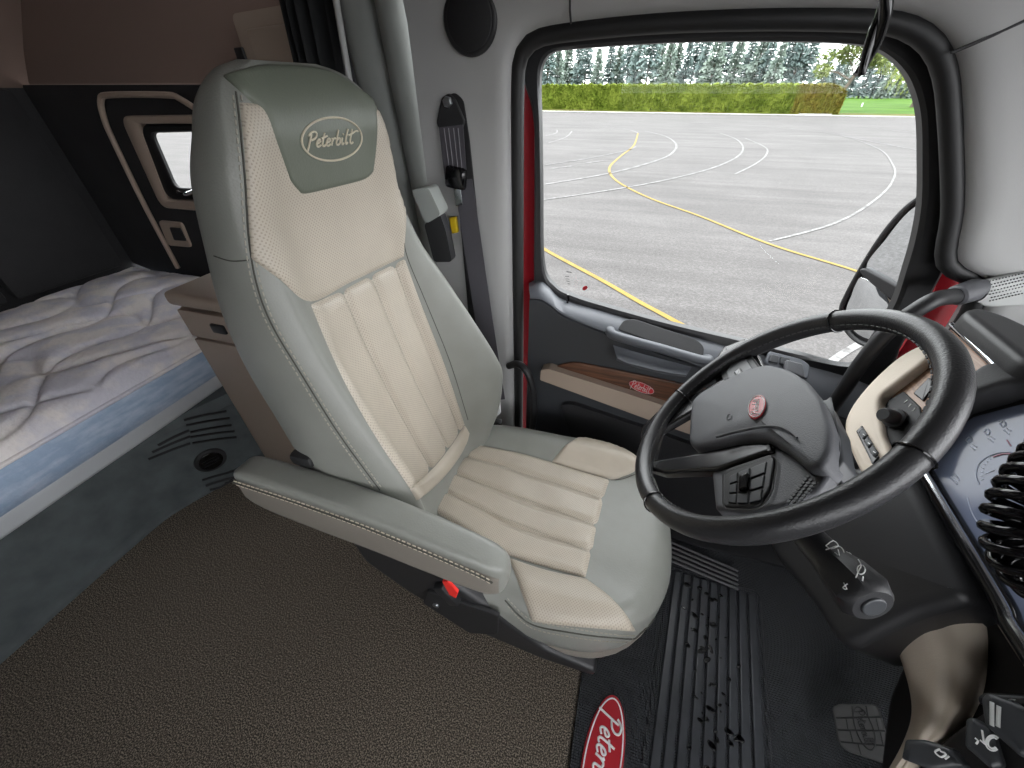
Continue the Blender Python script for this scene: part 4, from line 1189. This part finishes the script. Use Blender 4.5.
# ================================================================== FLOOR MAT, PEDAL, SILL
mat = empty('floor_mat', (.5, .5, 0), 'black ribbed rubber floor mat with red oval emblem', 'floor mat')
mb = MB().slab(fillet([(.105, .90, .0), (.09, -.15, .0), (1.0, -.15, .0), (1.12, .2, 0), (1.12, .98, .0), (.40, .98, 0)], .04), (0, 0, 1), .012, .006)
build('mat_base', mb, M['mat'], mat)
for k in range(9):
    u0, u1 = k/9+.012, (k+1)/9-.012
    def rp(u, v): 
        a = V((.29, .25, .012)).lerp(V((.375, .81, .012)), v); b = V((.565, .20, .012)).lerp(V((.645, .80, .012)), v); return a.lerp(b, u)
    mb = MB().slab(fillet([rp(u0, 0), rp(u1, 0), rp(u1, 1), rp(u0, 1)], .006, 3), (0, 0, 1), .007, .004)
    build('rib', mb, M['mat_rib'], mat)
mb = MB().tube(fillet([rp(-.045, -.03), rp(1.04, -.03), rp(1.04, 1.02), rp(-.045, 1.02)], .02), .005, 8, True)
build('rib_border', mb, M['mat'], mat)
oc_ = at(606, 742, 'z', .012); od = (at(596, 790, 'z', .012)-at(612, 706, 'z', .012)); oL = od.length/2; od.normalize()
ou = V((-od.y, od.x, 0)); 
if ou.x < 0: ou = -ou
fo = lambda x, y: oc_+od*(x*.115*1.9-.0)+ou*(y*.115*1.9)+V((0, 0, .0))
fo0 = fo
fo = lambda x, y: fo0(x+.165, y)
mb = MB().slab(oval(lambda x, y: fo(x, y), .66, .235), (0, 0, 1), .004, .0015)
em = build('emblem', mb, M['badge_red'], mat); em['label'] = 'red oval emblem with white lettering'
mb = MB(); wordmark(mb, lambda x, y: fo(x*.92, y*.80-.005)+V((0, 0, .0045)), .0032, flat=.4)
mb.tube([q+V((0, 0, .004)) for q in oval(lambda x, y: fo(x, y), .62, .205)], .0022, 6, True)
build('emblem_lettering', mb, M['white'], em)
mb = MB(); rng = random.Random(5)
for k in range(75):
    u = rng.gauss(.47+.0, .12); v = rng.uniform(.02, .95); u += (.6-v)*.22
    if not 0 < u < 1: continue
    p = rp(u, v); r = rng.uniform(.002, .008)
    mb.disc(p+V((0, 0, .0066)), (0, 0, 1), r, .0026, .0024, 12, ry=r*rng.uniform(.6, 2.2), xdir=(rng.uniform(-1, 1), 1, 0))
w = build('water_drops', mb, M['water'], loc=(.46, .5, .02)); w['kind'] = 'stuff'
tag(w, 'water drops and wet patches on the ribs of the black floor mat', 'water drops')
# tread plate of the door sill
tr = empty('trim_5', (.47, .93, 0)); struct(tr)
build('sill_plate', MB().box((.30, 1.0, .012), (1.0, .13, .024), .004), M['black'], tr)
mb = MB()
for k in range(5):
    a, b = at(668, 541+k*4.6, 'z', .032), at(738, 571+k*4.6, 'z', .032)
    d = (b-a); mb.tube([a-d*.6, b], .0042, 8)
build('tread_rib', mb, M['sill'], tr)
# pedal
ped = empty('pedal', at(865, 735, 'z', .05), 'grey rubber covered brake pedal below the knee trim', 'pedal')
NPd = V((-.72, -.1, .7)).normalized(); P0 = at(864, 735, 'x', .80)
ap = lambda x, y, o=0: atp(x, y, P0+NPd*o, NPd)
mb = MB().slab(fillet([ap(*q) for q in [(834, 709), (842, 705), (876, 706), (880, 710), (893, 756), (888, 765), (848, 752), (840, 744)]], .008), NPd, .018, .006)
pp = build('pedal_pad', mb, M['pad'], ped)
mb = MB()
for l in [[(836, 718), (882, 717)], [(838, 730), (885, 731)], [(841, 742), (889, 746)], [(852, 706), (853, 717)], [(866, 706), (868, 717)], [(846, 718), (848, 730)], [(876, 718), (879, 731)], [(850, 731), (853, 743)], [(880, 731), (883, 745)], [(858, 744), (861, 755)]]:
    mb.tube([ap(*q, .018) for q in l], .0016, 5)
c_ = ap(864, 728, .019); u_ = (ap(874, 756, .019)-c_); v_ = (ap(877, 724, .019)-c_)
mb.tube(oval(lambda x, y: c_+u_*x+v_*y, .8, .62, 36), .0014, 5, True)
wordmark(mb, lambda x, y: c_+u_*x*1.4+v_*y*2.4, .0012)
build('tread_grooves', mb, M['black'], pp)
mb = MB().tube(cm([ap(866, 735, -.005), ap(866, 735, -.005)+V((.06, 0, .05)), V((1.0, .5, .35)), V((1.19, .5, .5))], 6), .014, 10)
build('pedal_arm', mb, M['black'], ped)

# ================================================================== HANGING CORDS
def ap_d(px, py, d): return EYE+sight(px, py)*d
ctrl = [ap_d(*q) for q in [(1100, 425, .42), (1070, 455, .42), (1041, 490, .42), (1025, 525, .42), (1030, 558, .42), (1056, 582, .42), (1095, 590, .42)]]
axis = resample(cm(ctrl, 12), 700)
pts = []; nb = None; L = sum((b-a).length for a, b in zip(axis, axis[1:])); turns = L/.0150
for i, q in enumerate(axis):
    t = (axis[min(i+1, 699)]-axis[max(i-1, 0)]).normalized()
    nb = t.orthogonal() if nb is None else nb-t*nb.dot(t); nb.normalize()
    a = 2*pi*turns*i/700
    pts.append(q+.028*(cos(a)*nb+sin(a)*t.cross(nb)))
e0 = axis[0]+V((.0, .0, .0)); e1 = axis[-1]
up_l = cm([pts[0], e0+V((.02, .0, .05)), e0+V((.05, .02, .3)), V((e0.x+.06, e0.y+.03, 1.835))], 8)
dn_l = cm([pts[-1], e1+V((.02, -.005, .01)), e1+V((.05, -.01, .12)), e1+V((.07, .0, .4)), V((e1.x+.08, e1.y+.03, 1.835))], 8)
cd = build('coiled_cord', MB().tube(up_l[::-1][:-1]+pts+dn_l[1:], .0062, 8), M['black_gloss'], loc=ctrl[3], sharp=80)
tag(cd, 'black coiled microphone cord hanging in front of the display', 'cord')
a = cm([at(889, -60, 'y', .80), at(886, 0, 'y', .80), at(878, 30, 'y', .805), at(868, 56, 'y', .81), at(859, 75, 'y', .81)], 10)
mb = MB()
for ph in (0, pi):
    mb.tube([q+V((.0042*cos(i*.13+ph), .0042*sin(i*.13+ph), 0)) for i, q in enumerate(a)], [.0085-.0035*i/len(a) for i in range(len(a))], 8)
hc_ = build('hanging_cable', mb, M['black_gloss'], loc=a[-1], sharp=70)
tag(hc_, 'twisted black cable hanging across the top of the door window', 'cable')

# ================================================================== OUTSIDE MIRROR
mir = empty('side_mirror', at(862, 290, 'y', 1.5), 'black framed exterior side mirror with two panes beyond the door window', 'mirror')
MN = V((-.90, -.44, -.10)).normalized(); MP = at(855, 280, 'y', 1.5)
am = lambda x, y, o=0: atp(x, y, MP+MN*o, MN)
OUTL = [(935, 190), (921, 198), (904, 212), (884, 236), (864, 267), (848, 296), (843, 310), (846, 326), (862, 342), (895, 350), (930, 350), (950, 320), (955, 250)]
ml = cm([am(*q, -.004) for q in OUTL], 6, True)
build('mirror_housing', MB().slab(ml, -MN, .09, .03, 5), M['black'], mir)
build('housing_rim', MB().tube([q+MN*.006 for q in ml], .008, 10, True), M['black'], mir)
build('mirror_glass', MB().slab(cm([am(*q) for q in [(935, 195), (921, 203), (905, 216), (886, 240), (867, 269), (910, 290), (940, 300), (948, 250)]], 3, True), MN, .004, .001), M['mirror'], mir)
mb = MB().slab(fillet([am(*q, .002) for q in [(862, 269), (868, 267), (940, 306), (936, 318), (890, 296), (866, 276)]], .01), MN, .014, .006)
build('divider', mb, M['black'], mir)
mb = MB().slab(cm([am(*q) for q in [(862, 277), (852, 296), (847, 310), (850, 324), (864, 337), (900, 345), (915, 330), (890, 298)]], 4, True), MN, .004, .001, 3, .005)
x = build('convex_glass', mb, M['mirror'], mir, sharp=80); x['label'] = 'lower convex mirror pane'
mb = MB().tube(cm([am(930, 300, -.03), am(955, 300, -.05), V((1.12, 1.18, .95))], 4), .03, 12)
build('mirror_arm', mb, M['black'], mir)

# ================================================================== OUTSIDE: LOT, LAWN, HEDGE, TREES
GZ = -1.2
def gp(px, py, dz=0): return at(px, py, 'z', GZ+dz)
mb = MB().add([(-300, -300, GZ), (400, -300, GZ), (400, 62, GZ), (22, 64, GZ), (-300, 76, GZ)], [(0, 1, 2, 3, 4)])
lot = struct(build('parking_lot', mb, M['asphalt']))
def line(pts, w, mat, z=.012):
    c = cm([gp(*q, z) for q in pts], 10); l = []; r = []
    for i, q in enumerate(c):
        t = (c[min(i+1, len(c)-1)]-c[max(i-1, 0)]); t.z = 0; t.normalize(); n = V((-t.y, t.x, 0))
        l.append(q+n*w/2); r.append(q-n*w/2)
    return build('painted_line', MB().grid([l, r]), mat, lot)
Wm, Ym = M['paint_white'], M['paint_yellow']
line([(530, 238), (546, 250), (600, 279), (640, 302), (668, 317), (740, 357)], .10, Ym)
line([(638, 133), (634, 145), (622, 155), (611, 165), (610, 173), (620, 183), (650, 198), (700, 216), (770, 244), (857, 271), (930, 300)], .10, Ym)
line([(545, 127), (575, 126.5), (605, 127), (628, 129.5), (638, 133)], .12, Wm)
line([(645, 131), (665, 136), (676, 144), (672, 153), (655, 161), (610, 173), (540, 185)], .12, Wm)
line([(720, 133), (736, 139), (743, 147), (738, 156), (715, 167), (670, 179), (610, 190), (540, 200)], .10, Wm)
line([(745, 138), (765, 147), (766, 155), (755, 164), (735, 174)], .08, Wm)
line([(772, 127), (830, 133), (875, 147), (893, 165), (892, 182), (872, 202), (835, 223), (770, 241)], .07, Wm)
line([(545, 165), (590, 158), (628, 150), (636, 146)], .08, Wm)
line([(552, 168.5), (572, 166)], .12, Wm); line([(586, 163), (604, 160.5)], .12, Wm)
line([(545, 136), (556, 133), (557, 130)], .1, Wm); line([(548, 143), (566, 137), (572, 131)], .1, Wm)
line([(840, 135), (885, 144), (930, 152)], .12, Wm); line([(860, 126), (900, 131), (930, 134)], .12, Wm)
line([(826, 366), (845, 352), (872, 337)], .09, Wm)
for k in range(5):
    line([(612+k*3, 253+k*7-60), (660+k*3, 250+k*4-62)], .03, Wm) if k < 0 else None
# kerb, verge and lawn
mb = MB().add([(-300, 76, GZ+.02), (22, 64, GZ+.02), (400, 62, GZ+.02), (400, 66, GZ+.05), (22, 69.5, GZ+.05), (-300, 82, GZ+.05)], [(0, 1, 4, 5), (1, 2, 3, 4)])
struct(build('verge', mb, M['verge']))
mb = MB().add([(-300, 80, GZ+.05), (22, 69.3, GZ+.05), (400, 66, GZ+.05), (700, 420, GZ+1.0), (-500, 420, GZ+1.0)], [(0, 1, 2, 3, 4)])
struct(build('lawn', mb, M['grass']))
build('kerb', MB().box((19.5, 65.4, GZ+.03), (3.5, .5, .12), .02), M['grey'], lot)

# --- hedge
rng = random.Random(11)
def hedge_patch(name, x0, x1, mat, label, dens, ends=True):
    root = empty(name, ((x0+x1)/2, 71, GZ), label, 'hedge')
    yb = lambda x: 71.5-(x+15)*.12
    mb = MB(); H_ = 3.05
    n = int((x1-x0)*4)
    g = []
    for i in range(n+1):
        x = x0+(x1-x0)*i/n
        e = min(1, (x1-x)/2.2) if ends else 1
        e = sqrt(max(0.02, 1-(1-e)**2))
        hh = H_*(.55+.45*e)+rng.uniform(-.12, .12); w = 1.2*(.45+.55*e)
        y = yb(x)
        g.append([V((x, y-w+rng.uniform(-.1, .1), GZ)), V((x, y-w*1.05+rng.uniform(-.12, .12), GZ+hh*.35)), V((x, y-w+rng.uniform(-.12, .12), GZ+hh*.72)), V((x, y-w*.75, GZ+hh*.94)), V((x, y, GZ+hh)), V((x, y+w, GZ+hh*.8)), V((x, y+w, GZ))])
    mb.grid(g)
    core = build('hedge_body', mb, mat, root, sharp=80)
    mb = MB()
    for k in range(int((x1-x0)*dens)):
        x = rng.uniform(x0, x1); i = min(n-1, int((x-x0)/(x1-x0)*n)); a = g[i]
        s = rng.random()
        if s < .75:
            t = rng.random()*3; j = int(t); p = a[j].lerp(a[j+1], t-j)
        else: p = a[3].lerp(a[5], rng.random())
        d = V((rng.uniform(-1, 1), -rng.uniform(.1, 1), rng.uniform(.1, 1.2))).normalized()
        s = rng.uniform(.10, .24); u = d.orthogonal().normalized()*s*.5
        u = Matrix.Rotation(rng.uniform(0, 6.28), 3, d) @ u
        mb.add([p-u, p+u, p+d*s*1.5], [(0, 1, 2)])
    lv = build('foliage', mb, mat, root); lv['kind'] = 'stuff'
    return root
hedge_patch('hedge', -24, 17.0, M['hedge'], 'long clipped yellow green hedge along the far edge of the lot', 330, False)
hedge_patch('hedge', 17.0, 22.3, M['hedge_brown'], 'browner rounded end of the hedge beside the leaning tree', 420)

# --- conifers: three built, then copied
def conifer(seed, hgt, mat, bare):
    r = random.Random(seed)
    root = empty('conifer', (0, 0, GZ))
    tk = build('trunk', MB().tube([(0, 0, GZ-.1), (0, 0, GZ+hgt*.5), (r.uniform(-.2, .2), 0, GZ+hgt)], [.26, .17, .03], 7), M['bark'], root)
    mb = MB(); z = hgt*bare
    while z < hgt*.985:
        f = (z/hgt-bare)/(1-bare); R = (2.5*(1-f)**.75+.25)*r.uniform(.75, 1.15)
        nb = 11
        for b in range(nb):
            a = r.uniform(0, 2*pi); L_ = R*r.uniform(.6, 1.05); d = V((cos(a), sin(a), 0)); s = V((-sin(a), cos(a), 0))
            dr = r.uniform(-.05, .38)
            for c in range(4):
                t0, t1 = c/4, (c+1.35)/4
                p = V((0, 0, GZ+z))+d*L_*t0+V((0, 0, -dr*L_*t0*t0+.1*t0)); q = V((0, 0, GZ+z))+d*L_*min(1, t1)+V((0, 0, -dr*L_*t1*t1))
                w = .36*L_*(1-.5*t0)*.5+.12
                o = V((r.uniform(-.1, .1), r.uniform(-.1, .1), r.uniform(-.12, .12)))
                mb.add([p+o, q+s*w+V((0, 0, -.25))+o, q+d*.15+V((0, 0, .12))+o], [(0, 1, 2)]); mb.add([p+o, q-s*w+V((0, 0, -.25))+o, q+d*.15+o], [(0, 1, 2)])
        z += hgt*r.uniform(.022, .04)
    fo = build('foliage', mb, mat, root); fo['kind'] = 'stuff'
    return root
protos = [conifer(1, 13.5, M['conifer'], .06), conifer(2, 12.2, M['conifer_b'], .28), conifer(3, 14.2, M['conifer'], .34), conifer(4, 11.0, M['conifer_b'], .05)]
used = set()
def place(k, x, y, s, rz, lab='tall blue green conifer with haze painted into its needles in the row behind the hedge', grp='conifers behind the hedge'):
    src = protos[k]
    if k not in used: used.add(k); o = src
    else:
        o = src.copy(); COL.objects.link(o)
        for ch in src.children:
            c = ch.copy(); COL.objects.link(c); c.parent = o
    o.location = (x, y, GZ+.3); o.scale = (s*1.0, s*1.0, s); o.rotation_euler = (0, 0, rz)
    tag(o, lab, 'tree', grp)
    return o
rng = random.Random(3)
px = 536.0
gaps = [(598, 606), (662, 668), (696, 701)]
while px < 800:
    y = rng.uniform(96, 108); b = at(px, 100, 'y', y)
    place(rng.randrange(4), b.x, y, rng.uniform(.72, .95), rng.uniform(0, 6))
    px += rng.uniform(7.5, 12)
    for a, b_ in gaps:
        if a < px < b_: px = b_
px = 806.0
while px < 935:
    y = rng.uniform(150, 165); b = at(px, 95, 'y', y)
    place(rng.choice((0, 3)), b.x, y, rng.uniform(.72, .95), rng.uniform(0, 6), 'distant grey green conifer with haze painted into its needles in the row beyond the lawn', 'conifers beyond the lawn')
    px += rng.uniform(8, 12)

# --- broadleaf trees
def crown(mb, c, rad, n, r, size):
    for k in range(n):
        d = V((r.gauss(0, 1), r.gauss(0, 1), r.gauss(0, 1))).normalized()*r.random()**.4
        p = V(c)+V((d.x*rad[0], d.y*rad[1], d.z*rad[2])); s = size*r.uniform(.6, 1.3)
        u = V((r.gauss(0, 1), r.gauss(0, 1), r.gauss(0, 1))).normalized(); v = u.orthogonal().normalized()
        mb.add([p-u*s*.5, p+v*s*.4, p+u*s*.6, p-v*s*.4], [(0, 1, 2, 3)])
r = random.Random(9)
b0 = V((23.2, 72.5, GZ)); lt = empty('leaning_tree', b0, 'leaning young tree with pale trunk and airy green crown right of the hedge', 'tree')
tp_ = [b0, b0+V((.45, 0, 1.8)), b0+V((1.1, 0, 4.0)), b0+V((1.5, 0, 6.2)), b0+V((1.9, 0, 9.5))]
tk = MB().tube(cm(tp_, 4), [.30-.25*i/16 for i in range(17)], 9)
lim = []
for k in range(16):
    t = r.uniform(.42, .95); i = min(3, int(t*4)); p = tp_[i].lerp(tp_[i+1], t*4-i)
    a = r.uniform(0, 6.28); L_ = r.uniform(1.6, 3.8)
    q = p+V((cos(a)*L_, sin(a)*L_*.8, L_*r.uniform(.25, .8))); lim.append(q)
    tk.tube([p, p.lerp(q, .5)+V((0, 0, .25)), q], [.09, .06, .02], 6)
build('trunk', tk, M['bark'], lt)
mb = MB()
for q in lim: crown(mb, q, (1.15, 1.0, .8), 170, r, .33)
for k in range(14): crown(mb, b0+V((1.3+r.uniform(-4.2, 4.6), r.uniform(-2, 2), r.uniform(4.2, 10))), (1.2, 1.2, .8), 120, r, .33)
x = build('foliage', mb, M['leaf'], lt); x['kind'] = 'stuff'
b0 = V((41.0, 92, GZ)); wt = empty('willow', b0, 'drooping yellow green willow at the right edge of the lawn', 'tree')
build('trunk', MB().tube([b0, b0+V((.2, 0, 3)), b0+V((0, 0, 7))], [.5, .35, .1], 9), M['bark'], wt)
mb = MB()
for k in range(240):
    a = r.uniform(0, 6.28); R = 4.6*sqrt(r.random()); top_ = 8.2-.09*R*R+r.uniform(-.5, .4)
    p = b0+V((cos(a)*R, sin(a)*R, top_)); L_ = r.uniform(2.2, 5.0)
    for j in range(22):
        q = p+V((cos(a)*.5*j/22, sin(a)*.5*j/22, -L_*j/22)); s = .22; u = V((r.gauss(0, 1), r.gauss(0, 1), r.gauss(-1, 1))).normalized(); v = u.orthogonal().normalized()
        if q.z < GZ+.8: break
        mb.add([q-u*s*.4, q+v*s*.35, q+u*s*1.1, q-v*s*.35], [(0, 1, 2, 3)])
x = build('foliage', mb, M['willow'], wt); x['kind'] = 'stuff'
b0 = gp(861, 107.5); 
mp = build('marker_post', MB().tube([b0, b0+V((0, 0, .55)), b0+V((0, 0, .62))], [.09, .09, .04], 8), M['white'], loc=b0)
tag(mp, 'short white marker post on the verge in front of the lawn', 'post')

# ================================================================== LIGHT
w = bpy.data.worlds.new('overcast_sky'); SC.world = w; w.use_nodes = True
nt = w.node_tree; bg = nt.nodes['Background']
bg.inputs['Color'].default_value = (.96, .975, 1.0, 1); bg.inputs['Strength'].default_value = 6.4
SC.view_settings.view_transform = 'Standard'; SC.view_settings.look = 'None'
SC.view_settings.exposure = 0; SC.view_settings.gamma = 1; SC.view_settings.use_curve_mapping = False
for o in bpy.data.objects:
    if '_o' in o: del o['_o']
